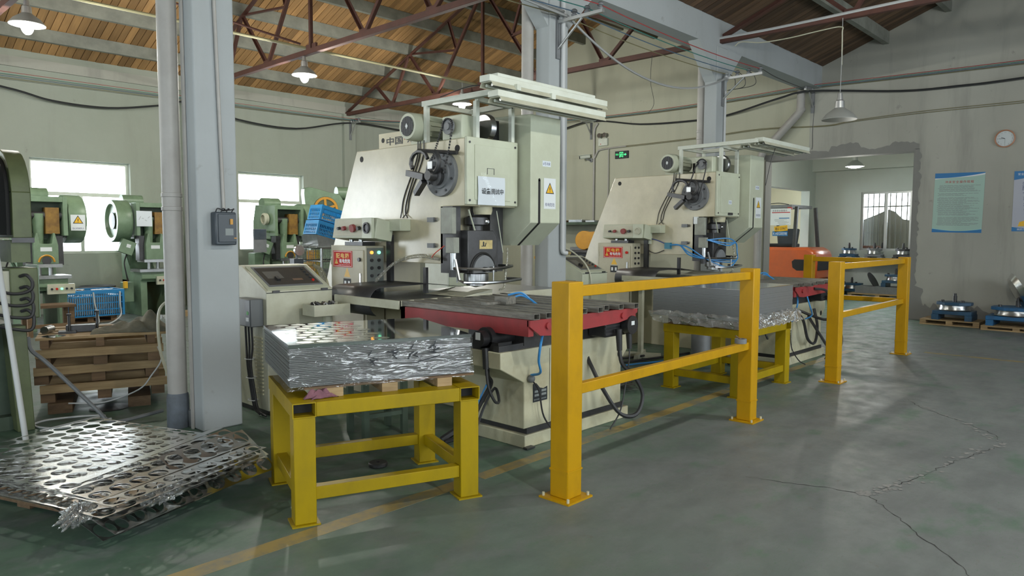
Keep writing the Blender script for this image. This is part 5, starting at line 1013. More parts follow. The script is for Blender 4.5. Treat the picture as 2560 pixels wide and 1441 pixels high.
e.bar((-.042, -.07, 0), (-.042, -.105, 0), .016, .002, (1, 0, 0)); e.add([(-.0425, -.10, .03), (-.0425, -.10, -.03), (-.0425, -.145, 0)], [(0, 1, 2)]); e.build('pictogram', K['exitg'], o); text('安全', .05, K['exitg'], o, (-.0425, .115, .012), (-1, 0, 0), w=.085)
o = thing('security_camera', 'white bullet security camera on a wall arm', 'camera', (XR, 10.62, 3.25)); M().lathe([(.05, 0), (.05, .02), (.02, .03)], (0, 0, 0), (-1, 0, 0), 16).build('base', K['greyp'], o); M().tube(crv([(-.03, 0, 0), (-.1, .02, .0), (-.14, .06, .03)], 4), .014, 8).build('arm', K['greyp'], o)
b = M().cyl((-.05, .02, .09), (-.24, .17, .055), .042, n=16).build('housing', K['white'], o); M().cyl((-.24, .17, .055), (-.246, .175, .054), .036, n=16).build('lens', K['ink'], b); M().bar((-.04, .01, .135), (-.27, .19, .10), .08, .01).build('sunshield', K['white'], b)
# clock and posters on the plaster wall
o = thing('wall_clock', 'round white wall clock with an orange-brown rim on the plaster wall', 'clock', (XR, 2.31, 3.03)); M().lathe_closed([(.140, 0), (.142, .03), (.128, .035), (.122, .02), (.122, 0)], (0, 0, 0), (-1, 0, 0), 36).build('rim', mat('copper_rim', (.45, .22, .13), .4), o)
M().cyl((-.012, 0, 0), (-.016, 0, 0), .124, n=36).build('dial', mat('clock_dial', (.55, .60, .62), .4), o)
for h in range(1, 13): a = R(30*h); text(str(h), .03, K['inkg'], o, (-.0165, -.1*math.sin(a), .1*math.cos(a)), (-1, 0, 0), name='numeral')
for a, l, w, nm in ((R(292), .055, .007, 'hour_hand'), (R(271), .085, .005, 'minute_hand'), (R(180), .085, .002, 'second_hand')): M().bar((-.019, 0, 0), (-.019, -l*math.sin(a), l*math.cos(a)), w, .001, (1, 0, 0)).build(nm, K['ink'], o)
po = thing('safety_poster', 'blue-topped pale green safety rules poster on the plaster wall', 'poster', (XR, 2.93, 2.02)); po.rotation_euler = (R(1.0), 0, 0)
pw, ph = .73, 1.0; sheet = M().box(-.004, -.001, -pw/2, pw/2, -ph/2, ph/2).build('sheet', K['postgreen'], po)
def wave(z0, z1, f, mt, x, up):
    n = 24; pts = [(pw/2-pw*i/n, f(i/n)) for i in range(n+1)]; edge = [(pw/2-pw*i/n, z1) for i in range(n+1)]
    M().add([(x, *p) for p in pts]+[(x, *p) for p in edge], [(i, i+1, n+2+i, n+1+i) for i in range(n)]).build('colour_band', mt, sheet)
wave(0, ph/2, lambda u: ph/2-.10+.075*u**2*1.0+.012*math.sin(5*u), K['sticker'], -.0045, 1); wave(0, ph/2, lambda u: ph/2-.085+.07*u**2, K['postblue'], -.005, 1); wave(0, -ph/2, lambda u: -ph/2+.075-.045*math.sin(3.1*u), K['postteal'], -.0045, 0); wave(0, -ph/2, lambda u: -ph/2+.06-.035*math.sin(3.1*u), K['postblue'], -.005, 0)
text('冲床安全操作规程', .05, K['inkr'], sheet, (-.0052, -.0, ph/2-.15), (-1, 0, 0), w=.42, spacing=1.25)
random.seed(9); m = M(); y = ph/2-.21
while y > -ph/2+.12:
    ind = random.choice((.0, .02, .02)); l = random.uniform(.3, .58) if random.random() < .5 else .6
    x = -.31+ind
    while x < -.31+ind+l: s = random.uniform(.03, .12); s = min(s, -.31+ind+l-x); m.box(-.0052, -.0046, -(x+s), -x, y-.0035, y+.0035); x += s+.008
    y -= .0165 if random.random() < .8 else .035
stuff(m.build('small_print', K['inkg'], sheet))
p2 = thing('safety_poster', 'blue and white vertical slogan poster beside the rules poster', 'poster', (XR, 1.86, 2.02)); pw = .60; sheet = M().box(-.004, -.001, -pw/2, pw/2, -.48, .48).build('sheet', mat('poster_lilac_white', (.42, .44, .52), .45), p2); ph = .96
wave(0, .48, lambda u: .48-.14+.1*u, K['postblue'], -.0045, 1); wave(0, -.48, lambda u: -.48+.07-.03*math.sin(3*u), K['postblue'], -.0045, 0)
for i, c in enumerate('多防一步少出事故'): text(c, .075, K['inkb'], sheet, (-.0052, .155-.007*i, .28-.075*i-(.02 if i > 3 else 0)), (-1, 0, 0))
text('安全生产', .04, K['sticker'], sheet, (-.0055, .17, .43), (-1, 0, 0), w=.16); text('预防为主', .035, K['sticker'], sheet, (-.0055, .15, -.45), (-1, 0, 0), w=.16); M().prism([(.22, -.40), (.02, -.40), (.03, -.33), (.10, -.30), (.20, -.33)], 'x', -.0052, -.0046).build('yellow_print', K['signyel'], sheet)
# ================================================================== PENDANT LAMPS
def pendant(loc, top, lb, lit, s=1.0, power=0, mt='shade', group='pendant lamps', flat=False):
    t = thing('pendant_lamp', lb, 'lamp', loc, 0, group)
    M().lathe([(.17*s, 0), (.172*s, .006), (.13*s, .06*s), (.075*s, .10*s), (.05*s, .12*s), (.05*s, .12*s), (.048*s, .118*s), (.072*s, .098*s), (.126*s, .058*s), (.166*s, .006)], (0, 0, 0), 'z', 28).build('lamp_shade', K[mt], t)
    M().lathe([(.05*s, .115*s), (.045*s, .19*s), (.03*s, .2*s), (.022*s, .27*s), (.001, .28*s)], (0, 0, 0), 'z', 18).build('lamp_holder', K['alu'], t); cable('lamp_cord', [(0, 0, .27*s), (.01, .0, .27*s+(top-loc[2]-.27*s)*.4), (0, 0, top-loc[2])], .005, WI['greyw'], parent=t, n=4)
    if lit: M().ball((0, 0, -.01), .062*s if not flat else .12*s, 16, 10, 1.5 if not flat else .15).build('bulb', K['bulb'], t)
    if power:
        l = bpy.data.lights.new('lamp', 'POINT'); l.energy = power; l.color = (1.0, .98, .88); l.shadow_soft_size = .07; o = bpy.data.objects.new('lamp_light', l); COL.objects.link(o); o.location = (loc[0], loc[1], loc[2]-.14*s)
    return t
LP = 240
pendant((2.50, 10.5, 3.99), 4.32, 'lit pendant lamp under the truss at the breaker-box column', True, 1.15, LP); pendant((6.28, 10.5, 3.99), 4.32, 'lit pendant lamp under the roof truss beside the tie pipe', True, 1.15, LP); pendant((9.75, 10.55, 4.0), 4.43, 'lit pendant lamp glimpsed behind the lamp gantry of the first press', True, 1.1, LP)
pendant((10.0, 3.5, 2.985), 4.3, 'unlit grey pendant lamp on a long cord from the truss', False, 1.28, 0, 'shade'); pendant((15.6, 5.12, 2.87), 3.5, 'lit pendant lamp in the side room behind the doorway', True, 1.05, 110, flat=True)
cable('lamp_cord', [(10.0, 5.0, 4.2), (10.0, 4.9, 4.24), (10.0, 4.6, 4.18), (10.0, 4.2, 4.17), (10.0, 3.8, 4.19), (10.0, 3.52, 4.19), (10.0, 3.5, 4.1), (10.02, 3.5, 3.7)], .008, K['plate'], 'cream lamp flex looping from the red truss chord', 'flex')
# lamps of the right bay, on the truss line beside the camera (outside the frame)
pendant((6.28, .4, 4.0), 4.32, 'lit pendant lamp under the truss over the barrier aisle', True, 1.15, LP*.9); pendant((2.4, .4, 4.0), 4.6, 'lit pendant lamp over the near end of the aisle', True, 1.15, LP*.9); pendant((-1.5, 10.4, 4.0), 4.6, 'lit pendant lamp over the green presses at the left end', True, 1.15, LP)
# ================================================================== GREEN PRESSES
def gpress(loc, rz, lb, side=1, mt='green', warn=False, open_front=True, ring=True, paper=False, panel=False, hs=1.0):
    t = thing('mechanical_press', lb, 'press', loc, rz, 'green mechanical presses'); g = K[mt]
    f = M(); f.prism([(-.12, 2.0), (.45, 2.02), (.55, 1.7), (.55, .5), (.2, .6), (-.35, .6), (-.35, .62), (-.42, .66), (-.42, .78), (.12, .78), (.18, .9), (.18, 1.25), (.1, 1.36), (-.12, 1.36)], 'x', -.26, .26); f = f.build('frame', g, t, .01)
    for x in (-.26, .15): M().box(x, x+.11, -.35, .55, 0, .62).build('leg', g, t, .006)
    h = M(); h.box(-.3, -.24, -.38, -.12, 1.42, 2.0); h.box(.24, .3, -.38, -.12, 1.42, 2.0); h.box(-.24, .24, -.38, -.12, 1.92, 2.0); h.build('crank_guard', g, t, .006); M().box(-.24, .24, -.16, -.115, 1.38, 1.92).build('crank_cavity', K['dgreen'], t)
    M().cyl((-.24, -.25, 1.72), (.24, -.25, 1.72), .06, n=14).build('crankshaft', K['dsteel'], t); M().box(.02, .2, -.33, -.17, 1.45, 1.84).build('eccentric', K['eccen'], t); M().cyl((-.06, -.25, 1.3), (-.06, -.25, 1.75), .06, .085, n=14).build('connecting_rod', g, t)
    r = M(); r.prism([(-.16, 1.0), (.16, 1.0), (.16, 1.28), (.12, 1.46), (.1, 1.46), (.08, 1.3), (-.08, 1.3), (-.1, 1.46), (-.12, 1.46), (-.16, 1.28)], 'y', -.38, -.12); r = r.build('slide', g, t, .006)
    M().plate((0, -.381, 1.22), (0, -1, 0), (0, 0, 1), .15, .06, .002).build('maker_plate', K['sticker'], r)
    if ring: M().tube([(.1*math.cos(math.pi*i/12), -.385, 1.03+.1*math.sin(math.pi*i/12)) for i in range(13)], .014, 6).build('yellow_arc', K['ochre'], r); M().cyl((0, -.38, 1.05), (0, -.395, 1.05), .06, n=16).build('arc_plate', K['dsteel'], r)
    for x in (-.2, .2): M().box(x-.045, x+.045, -.3, -.12, .98, 1.42).build('slide_guide', K['dsteel'], t)
    M().box(-.2, .2, -.4, -.05, .95, 1.0).build('upper_die', K['steel'], t); M().cyl((-.07, -.25, .78), (-.07, -.25, .95), .03, n=10).build('die_pillar', K['steel'], t); M().cyl((.08, -.25, .78), (.08, -.25, .95), .03, n=10).build('die_pillar', K['steel'], t); M().box(-.3, .3, -.46, .0, .78, .83).build('bolster', K['steel'], t)
    x0 = side*(.42 if panel else .33); c = Vector((x0, .05, 1.68)); fw = M(); d = side
    fw.lathe([(.37, 0), (.375, .02*1), (.375, .23), (.36, .25), (.30, .25), (.28, .2), (.001, .2)] if True else [], c, (d, 0, 0), 32); fw = fw.build('flywheel_guard', g, t)
    M().lathe([(.001, 0), (.12, 0), (.15, .02), (.15, .03), (.001, .04)], c+Vector((d*.2, 0, 0)), (d, 0, 0), 20).build('hub', K['dsteel'], fw)
    M().lathe([(.3, .0), (.3, .02), (.001, .02)], c-Vector((d*.03, 0, 0)), (-d, 0, 0), 28).build('flywheel', K['dsteel'], fw)
    if warn: warn_sticker(fw, c+Vector((0, -.378, -.05)) if False else (x0+d*.12, .05-.377, 1.62), (0, -1, 0), .2, .24, lines='当心机械伤人')
    M().cyl((-side*.1, .5, 2.05), (side*.25, .5, 2.05), .12, n=18).build('motor', g, t); M().lathe([(.05, 0), (.11, .02), (.115, .08), (.08, .1), (.08, .03), (.05, .03)], (-side*.3, -.1, 1.74), (-side, 0, 0), 20).build('clutch_hub', K['plate'], t)
    if paper: M().plate((-.18, -.40, 1.72), (0, -1, 0), (0, 0, 1), .26, .27, .003).build('paper_note', K['paper'], t); m = M(); [m.bar((-.27+.05*i, -.405, 1.70+.03*(i % 2)), (-.24+.05*i, -.405, 1.76-.04*(i % 3)), .006, .0006, (0, 1, 0)) for i in range(4)]; m.build('handwriting', K['inkg'], t)
    p = M().box(-.02, .34, -.46, -.40, .55, .70).build('button_panel', K['plate'], t, .004)
    for i, mm in enumerate((K['ink'], K['signred'], K['glowg'], K['ink'], K['ink'])): M().cyl((.03+.065*i, -.46, .63), (.03+.065*i, -.475, .63), .016, n=10).build('button', mm, p)
    M().box(-.48, -.32, -.2, .0, .25, .6).build('treadle_box', g, t, .006); M().box(-.50, -.44, -.26, -.2, .5, .62).build('yellow_box', K['signyel'], t)
    cb = M().box(-.12, .12, -.05, .05, -.12, .12).xf(Matrix.Translation((-.42, -.2, 1.22)) @ Matrix.Rotation(R(22), 4, 'Y')).build('operator_box', g, t, .006); M().plate((-.40, -.2512, 1.24), (0, -1, 0), (.3, 0, 1), .07, .06, .002).build('box_label', K['sticker'], cb)
    M().bar((-.42, -.18, 1.12), (-.3, .0, .9), .03, .03).build('box_arm', g, t)
    for j in range(2): cable('control_hose', [(-.42, -.2, 1.1), (-.48, -.25, .95), (-.46, -.25, .78), (-.42, -.2-.04*j, .62)], .012, K['rubber'], parent=t)
    if panel: M().box(-.75, -.50, -.42, -.40, 1.12, 1.55).build('hanging_panel', K['greyp'], t); M().box(-.74, -.51, -.425, -.42, 1.36, 1.54).build('clear_cover', K['steel'], t); M().bar((-.6, -.4, 1.5), (-.26, -.1, 1.5), .04, .04).build('panel_arm', g, t); M().box(-.6, -.3, -.15, .1, .7, 1.1).build('oil_tank', g, t)
    return t
gpress((3.06, 12.75, 0), 0, 'green press with a warning sticker on its flywheel guard, behind the wooden bench', 1, warn=True)
gpress((5.02, 13.85, 0), 0, 'green press with a handwritten note, wheel turned to the bright window', -1, paper=True, ring=False)
gpress((7.12, 12.9, 0), 0, 'green press with a grey hanging panel, standing behind the first operator console', 1, warn=True, panel=True)
# press with yellow spoked wheel in its belt guard
t = thing('mechanical_press', 'green press with a yellow spoked wheel inside a pear-shaped belt guard', 'press', (8.5, 13.75, 0), R(-14), 'green mechanical presses')
M().prism([(-.3, 0), (.5, 0), (.5, 2.2), (-.1, 2.2), (-.1, 1.4), (.2, 1.2), (.2, .8), (-.3, .7)], 'x', -.1, .75).build('frame', K['green'], t, .01)
gd = M(); pts = [(-.34+.0*0, 2.43), (-.42, 2.40), (-.43, 2.3)]+[(.02+.42*math.cos(R(a)), 2.0+.42*math.sin(R(a))) for a in range(180, 412, 14)]+[(-.28, 2.43)]
gd.prism(pts, 'y', -.45, -.2); gd = gd.build('belt_guard', K['green'], t, .01); M().cyl((.02, -.452, 1.98), (.02, -.44, 1.98), .27, n=28).build('guard_opening', K['dgreen'], gd)
M().lathe_closed([(.26, 0), (.26, .04), (.21, .04), (.21, 0)], (.02, -.47, 1.98), 'y', 28).build('wheel_rim', K['ochre'], gd)
for i in range(5): a = i*1.257+.4; M().bar((.02, -.455, 1.98), (.02+.22*math.cos(a), -.455, 1.98+.22*math.sin(a)), .05, .02, (0, 1, 0)).build('spoke', K['ochre'], gd)
M().cyl((.4, 0, 2.35), (.75, 0, 2.35), .14, n=18).build('motor', K['green'], t); M().box(.05, .4, -.1, .1, 2.2, 2.33).build('motor_bracket', K['dsteel'], t)
# near olive press at the left edge
t = thing('mechanical_press', 'dark olive press with a tall round-topped guard beside the leaning white bar', 'press', (1.2, 6.2, 0), 0)
M().prism([(-.02, .0), (.09, .0), (.06, .78), (-.06, .78)], 'y', 0, .16).xf(Matrix.Translation((.12, -.02, 0))).build('front_leg', K['olive'], t, .006); M().prism([(-.02, .0), (.09, .0), (.06, .78), (-.06, .78)], 'y', 0, .16).xf(Matrix.Translation((-.75, -.02, 0))).build('front_leg', K['olive'], t, .006)
M().box(-.85, .2, .1, .8, 0, .1).build('base', K['dgreen'], t); M().box(-.8, .14, .2, .8, .1, .78).build('pedestal', K['dgreen'], t); M().box(-.9, .0, .0, .7, .78, .86).build('bed', K['dgreen'], t)
M().box(-.7, .05, .3, .9, .86, 2.0).build('body', K['dgreen'], t); M().box(-.5, .02, -.05, .3, 1.42, 2.0).build('head', K['dgreen'], t)
gpts = [(.0, 1.42), (.72, 1.42), (.72, 1.85)]+[(.36+.36*math.cos(R(a)), 1.75+.33*math.sin(R(a))) for a in range(0, 181, 15)]+[(.0, 1.75)]
gd = M().prism(gpts, 'x', .13, .25).build('belt_guard', K['olive'], t, .006); M().prism([(p[0]*.86+.05, 1.42+(p[1]-1.42)*.9+.02) for p in gpts], 'x', .105, .13).build('guard_recess', K['dark'], gd); M().box(.12, .26, -.01, .0, 1.385, 1.42).build('guard_lip', K['dsteel'], gd); M().box(.12, .24, .03, .5, 1.24, 1.40).build('guard_bracket', K['olive'], t)
cb = M().box(.10, .275, .0, .3, .83, 1.2).build('switch_cabinet', K['olive'], t, .008); M().box(.275, .285, .02, .34, .83, 1.22).build('cabinet_door', K['green'], cb); M().box(.02, .1, .02, .2, .85, 1.18).build('side_box', K['plate'], cb)
for i in range(4): z = 1.14-.085*i; cable('cabinet_cable', [(.16, -.005, z), (.19, -.05, z+.01), (.22, -.07, z-.04), (.20, -.08, z-.1-.01*i), (.1, -.09, z-.12), (-.05, -.06, z-.08), (-.3, .0, z-.05)], .012, K['rubber'], parent=cb)
M().cyl((-.1, -.02, .70), (-.02, -.02, .70), .07, n=16).build('oil_cup', K['greyp'], t)
# ================================================================== CRATES, BENCH, RACKS AROUND THE PRESSES
def crate(loc, rot, w, d, h, lb, full=True):
    t = thing('plastic_crate', lb, 'crate', loc, 0, 'blue plastic crates'); t.rotation_euler = rot; b = K['blue']
    m = M(); m.box(0, w, 0, .02, h-.06, h); m.box(0, w, d-.02, d, h-.06, h); m.box(0, .02, .02, d-.02, h-.06, h); m.box(w-.02, w, .02, d-.02, h-.06, h); m.build('rim', b, t); M().box(0, w, 0, d, 0, .02).build('base', b, t)
    for x in (0, w-.035):
        for y in (0, d-.035): M().box(x, x+.035, y, y+.035, .02, h-.06).build('corner_post', b, t)
    for i in range(1, 4):
        z = h*i/4; m = M(); m.box(.03, w-.03, .004, .012, z-.008, z+.008); m.box(.03, w-.03, d-.012, d-.004, z-.008, z+.008); m.box(.004, .012, .03, d-.03, z-.008, z+.008); m.box(w-.012, w-.004, .03, d-.03, z-.008, z+.008); m.build('side_band', b, t)
    m = M(); nx, ny = int(w/.035), int(d/.035)
    for i in range(nx): x = .035+(w-.07)*i/nx; m.box(x, x+.012, .006, .010, .02, h-.06); m.box(x, x+.012, d-.01, d-.006, .02, h-.06)
    for i in range(ny): y = .035+(d-.07)*i/ny; m.box(.006, .010, y, y+.012, .02, h-.06); m.box(w-.01, w-.006, y, y+.012, .02, h-.06)
    stuff(m.build('side_lattice', b, t))
    if full:
        for i in range(12): M().lathe([(.001, 0), (.07, 0), (.085, .02), (.085, .03), (.001, .028)], (.1+random.random()*(w-.2), .1+random.random()*(d-.2), h-.06+random.uniform(-.01, .035)), 'z', 14).build('metal_lid', K['mirror'], t)
        for i in range(5): M().box(.05, w-.05, .03+i*(d-.1)/5, .03+i*(d-.1)/5+.1, .03, h-.09).build('stacked_parts', K['steel'], t)
    return t
pallet('floor_pallet', 'small wooden pallet under the blue crate near the presses', (3.42, 13.05, 0), R(2), .8, .6, mt='woodd', h=.10)
crate((3.42, 13.02, .10), (0, 0, R(2)), .92, .62, .43, 'blue mesh crate full of metal parts on a pallet before the presses')
for j in range(2): cable('packing_cord', [(3.85+.4*j, 12.99, .5), (3.86+.38*j, 12.97, .3), (3.9+.34*j, 12.96, .1), (3.8+.2*j, 12.7, .01), (3.5+.3*j, 12.6, .01)], .012, K['conduit'], ('longer' if j == 0 else 'shorter')+' white cord hanging from the blue floor crate', 'cord', group='cords on the blue crate')
o = thing('wooden_bench', 'brown wooden bench beside the blue crate', 'bench', (2.62, 11.7, 0), 0); M().box(0, .62, 0, .4, .40, .44).build('top', K['woodd'], o)
for x in (.02, .54):
    for y in (.02, .32): M().box(x, x+.06, y, y+.06, 0, .40).build('leg', K['woodd'], o)
M().box(.08, .54, .03, .07, .12, .17).build('rail', K['woodd'], o)
# yellow press stand and die blocks under the note press
o = thing('scrap_bin', 'grey bin of scrap strips behind the note press', 'bin', (4.42, 14.66, 0)); M().lathe([(.001, 0), (.25, 0), (.3, .5), (.29, .5), (.24, .02)], (0, 0, 0), 'z', 22).build('drum', K['greyp'], o)
o = thing('yellow_stand', 'orange-yellow curved stand beside the note press', 'stand', (5.12, 14.5, 0), R(5)); M().prism([(-.3, 0), (-.16, 0), (-.12, .35), (.05, .4), (.08, 0), (.25, 0), (.25, .5), (.15, .75), (-.12, .75), (-.2, .4)], 'y', 0, .3).build('body', K['ochre'], o, .01); M().box(-.12, .2, -.06, 0, .5, .75).build('seat_bucket', K['ochre'], o, .03); M().box(-.36, -.16, .05, .25, .12, .2).build('side_bar', K['ochre'], o)
for i, (x, y) in enumerate(((5.0, 13.15), (5.3, 13.1))): tag(M().lathe([(.001, 0), (.16, 0), (.16, .05+.03*i), (.001, .05+.03*i)], (x, y, 0), 'z', 22).build('round_plate', K['wood'] if i else K['mirror']), ('bright' if i == 0 else 'brown')+' round plate on the floor before the note press', 'plate')
# mesh cage pallet with tilted crates and scrap between presses
o = thing('mesh_cage', 'wire mesh cage pallet heaped with scrap beside the electrical cabinet', 'cage', (6.6, 10.6, 0), 0)
for z in (.1, .55, 1.0, 1.22): m = M(); m.tube([(0, 0, z), (1.15, 0, z), (1.15, .8, z), (0, .8, z)], .014, 6, True); m.build('frame_tube', K['steel'], o)
for x, y in ((0, 0), (1.15, 0), (0, .8), (1.15, .8)): M().cyl((x, y, 0), (x, y, 1.22), .02, n=8).build('corner_tube', K['steel'], o)
m = M()
for i in range(24): x = 1.15*i/24; m.box(x-.003, x+.003, -.003, .003, .1, 1.22); m.box(x-.003, x+.003, .797, .803, .1, 1.22)
for i in range(17): y = .8*i/17; m.box(-.003, .003, y-.003, y+.003, .1, 1.22); m.box(1.147, 1.153, y-.003, y+.003, .1, 1.22)
for i in range(20): z = .1+1.12*i/20; m.box(0, 1.15, -.003, .003, z-.003, z+.003); m.box(-.003, .003, 0, .8, z-.003, z+.003)
stuff(m.build('wire_mesh', K['steel'], o)); M().box(0, 1.15, 0, .8, .08, .1).build('cage_floor', K['greyp'], o)
for i in range(9): M().box(.1+.05*i, .9+.02*i, .05+.07*i, .1+.07*i+.1, .1, .75+.05*(i % 3)).build('scrap_bundle', K['mirror'] if i % 2 else K['steel'], o)
for i in range(3): p = M().bar((-.1, .1+.25*i, 1.24+.02*i), (1.2, .3+.2*i, 1.27-.02*i), .2, .01).build('loose_strip', K['mirror'], o)
M().prism([(.09, 1.22), (.79, 1.22), (.77, 1.275), (.06, 1.45)], 'y', .22, .72).build('scrap_bundle', K['steel'], o)
crate((6.73, 10.86, 1.715), (0, R(15), R(-3)), .56, .42, .26, 'upper blue mesh crate tilted on the wire cage', False); crate((6.65, 10.84, 1.46), (0, R(15), R(-3)), .64, .46, .25, 'lower blue mesh crate tilted on the wire cage', False)
o = thing('yellow_block', 'yellow rectangular post stub behind the console', 'post', (7.36, 12.2, 0)); M().box(-.02, .09, 0, .12, 0, 1.15).build('post', K['ochre'], o); M().box(.09, .19, 0, .12, 0, 1.15).build('post', K['yellowt'], o)
o = thing('valve_unit', 'air valve unit with pressure gauge and clear hoses behind the console', 'valve', (3.62, 6.25, 0)); M().cyl((0, 0, 0), (0, 0, 1.15), .025, n=10).build('stand_pipe', K['greyp'], o); M().lathe([(.001, 0), (.05, 0), (.05, .03), (.001, .03)], (0, -.03, 1.3), (0, -1, 0), 18).build('gauge', K['steel'], o); M().box(-.05, .05, -.04, .04, 1.1, 1.22).build('valve_body', K['navy'], o); M().cyl((.05, 0, 1.16), (.16, 0, 1.16), .02, n=10).build('coupling', K['brass'], o); M().cyl((0, 0, 1.2), (0, 0, 1.3), .012, n=8).build('neck', K['greyp'], o)
for j in range(3): cable('clear_hose', [(.16, -.02*j, 1.16), (.24, -.03*j, 1.1), (.3, -.04*j, .9), (.3, -.05*j, .5)], .012, K['amber'], parent=o)
M().tube(crv([(.08, .1, .2), (.1, .05, .8), (.12, .0, 1.0), (.05, -.05, 1.05), (-.05, 0, .95)], 5), .04, 8).build('blue_pipe', K['dieblue'], o)
# wall rack between columns: shelf and yellow machine
o = thing('steel_shelf', 'green steel shelf of small boxes under the wall camera', 'shelf', (13.3, 9.3, 0)); M().box(0, .7, 0, 2.4, 1.7, 1.76).build('shelf_board', K['dgreen'], o)
for y in (.02, 2.34): M().box(.02, .06, y, y+.04, 0, 1.7).build('upright', K['dgreen'], o); M().box(.64, .68, y, y+.04, 0, 1.7).build('upright', K['dgreen'], o)
M().box(0, .7, 0, 2.4, .8, .85).build('shelf_board', K['dgreen'], o)
for i, (y, w, h, mm) in enumerate(((.3, .3, .05, 'woodd'), (.75, .25, .04, 'paper'), (1.1, .4, .06, 'steel'), (1.7, .3, .05, 'woodd'))): tag(M().box(13.4, 13.7, 9.3+y, 9.3+y+w, 1.7605, 1.76+h).build('flat_box', K[mm]), ('brown', 'white', 'bare metal', 'dark brown')[i]+' flat box on the green steel shelf', 'box')
o = thing('yellow_machine', 'yellow belt guard of a grinding machine in front of the green shelf', 'machine', (12.2, 9.4, 0), R(10)); gpts = [(.0+.2*math.cos(R(a)), 1.35+.2*math.sin(R(a))) for a in range(60, 301, 20)]+[(.42+.13*math.cos(R(a)), 1.42+.13*math.sin(R(a))) for a in range(-80, 81, 20)]
M().prism([(-p[0], p[1]) for p in gpts], 'x', -.05, .1).build('belt_guard', K['ochre'], o, .01); M().box(.1, .6, -.5, .4, .9, 1.2).build('machine_body', K['greyp'], o); M().box(-.3, .7, -.6, .8, .0, .9).build('pedestal', K['greyp'], o); M().box(-.4, .3, -.5, 1.0, .95, 1.0).build('work_plate', K['ochre'], o); M().box(-.35, .3, -.4, .9, 1.1, 1.14).build('rail', K['dsteel'], o)
o = thing('film_roll', 'upright roll of clear stretch film behind the middle column', 'film roll', (6.62, 5.75, 0)); M().cyl((0, 0, 1.34), (0, 0, 1.64), .05, n=16).build('film', mat('rolled_film', (.35, .37, .36), .2, .3), o); M().cyl((0, 0, 1.30), (0, 0, 1.68), .022, n=12).build('core', K['woodd'], o); M().cyl((0, 0, 0), (0, 0, 1.3), .03, n=10).build('stand', K['greyp'], o)
# cream side boxes behind the first press (seen under its tall housing)
o = thing('control_cabinet', 'pale cabinet with display seen under the tall housing of the first press', 'cabinet', (5.5, 6.2, 0)); M().box(0, .36, 0, .4, 0, 1.25).build('body', K['white'], o, .006); M().box(.02, .34, -.006, 0, .7, 1.2).build('door', K['creamcool'], o); M().box(.4, .56, .05, .3, .8, 1.2).build('display_housing', K['white'], o); M().box(.42, .54, .044, .05, .95, 1.15).build('display', K['dark'], o); M().box(.4, .56, .05, .3, 0, .8).build('pedestal', K['creamcool'], o)
# ================================================================== FORKLIFT in the side room
o = thing('forklift', 'orange forklift truck with number plates, parked in the side room', 'forklift', (17.4, 7.12, 0), 0)
m = M(); pr = [(-.83, .42), (-.84, .9), (-.79, 1.1), (-.62, 1.19), (.75, 1.19), (.95, 1.12), (.98, .9), (.98, .4)]
m.prism([(y, z) for y, z in pr], 'x', -.6, .5); o2 = m.xf(Matrix.Identity(4)).build('counterweight', K['orange'], o, .07); M().prism([(-.77, .66), (-.78, .84), (-.72, .91), (-.34, .91), (-.28, .86), (-.30, .72), (-.40, .65)], 'x', -.604, -.598).build('vent_opening', K['dark'], o2)
M().prism([(-.842, .66), (-.842, .9), (-.836, .9), (-.836, .66)], 'x', -.5, .3).build('rear_vent', K['dark'], o2)
M().box(-.55, 1.3, -.45, .9, .3, .4).build('chassis', K['dsteel'], o)
for x in (-.2, .95):
    for y in (-.5, .8): k = M().cyl((x, y-.08, .26), (x, y+.14, .26), .26, n=24).build('wheel', K['rubber'], o); M().cyl((x, y-.09, .26), (x, y+.15, .26), .13, n=16).build('wheel_hub', K['plate'], k)
M().box(.3, 1.3, -.4, .85, .4, .9).build('body', K['orange'], o, .03); M().box(.3, .75, .0, .55, .9, 1.0).build('seat_base', K['ink'], o); M().box(-.15, .3, -.1, .5, 1.19, 1.27).build('seat', K['ink'], o, .02); M().bar((.28, .2, 1.2), (.42, .2, 1.62), .45, .08, (1, 0, 0)).build('backrest', K['ink'], o)
for y in (-.22, .75): M().bar((-.35, y, 1.19), (-.25, y, 2.15), .07, .07).build('guard_post', K['dsteel'], o); M().bar((1.2, y, .9), (.9, y, 2.15), .07, .07).build('guard_post', K['dsteel'], o)
m = M(); m.box(-.3, .95, -.12, -.05, 2.13, 2.2); m.box(-.3, .95, .72, .79, 2.13, 2.2); m.box(-.3, -.23, -.05, .72, 2.13, 2.2); m.box(.88, .95, -.05, .72, 2.13, 2.2)
for i in range(5): m.box(-.23, .88, .05+.13*i, .09+.13*i, 2.15, 2.18)
m.build('overhead_guard', K['greyp'], o)
for y in (-.09, .73): M().box(-.34, -.28, y-.04, y+.06, 2.08, 2.14).build('lamp', mat('red_lamp', (.4, .05, .04), .4), o)
M().ball((-.1, .62, 1.25), .14, 16, 10).build('red_helmet', mat('red_helmet', (.45, .02, .02), .3), o)
nt = M().plate((-.34, .13, 1.91), (-1, 0, 0), (0, 0, 1), .50, .40, .004).build('notice_card', K['sticker'], o); text('叉车安全管理卡', .05, K['ink'], nt, (-.3455, .15, 2.06), (-1, 0, 0), w=.36); M().plate((-.3445, .12, 2.015), (-1, 0, 0), (0, 0, 1), .44, .02, .001).build('red_bar', K['inkr'], nt); M().plate((-.3445, .04, 1.88), (-1, 0, 0), (0, 0, 1), .25, .02, .001).build('blue_bar', K['postblue'], nt)
m = M(); [m.plate((-.3445, .12+random.uniform(-.08, .08), 1.85-.022*i), (-1, 0, 0), (0, 0, 1), random.uniform(.12, .3), .006, .0008) for i in range(7)]; m.build('small_print', K['inkg'], nt)
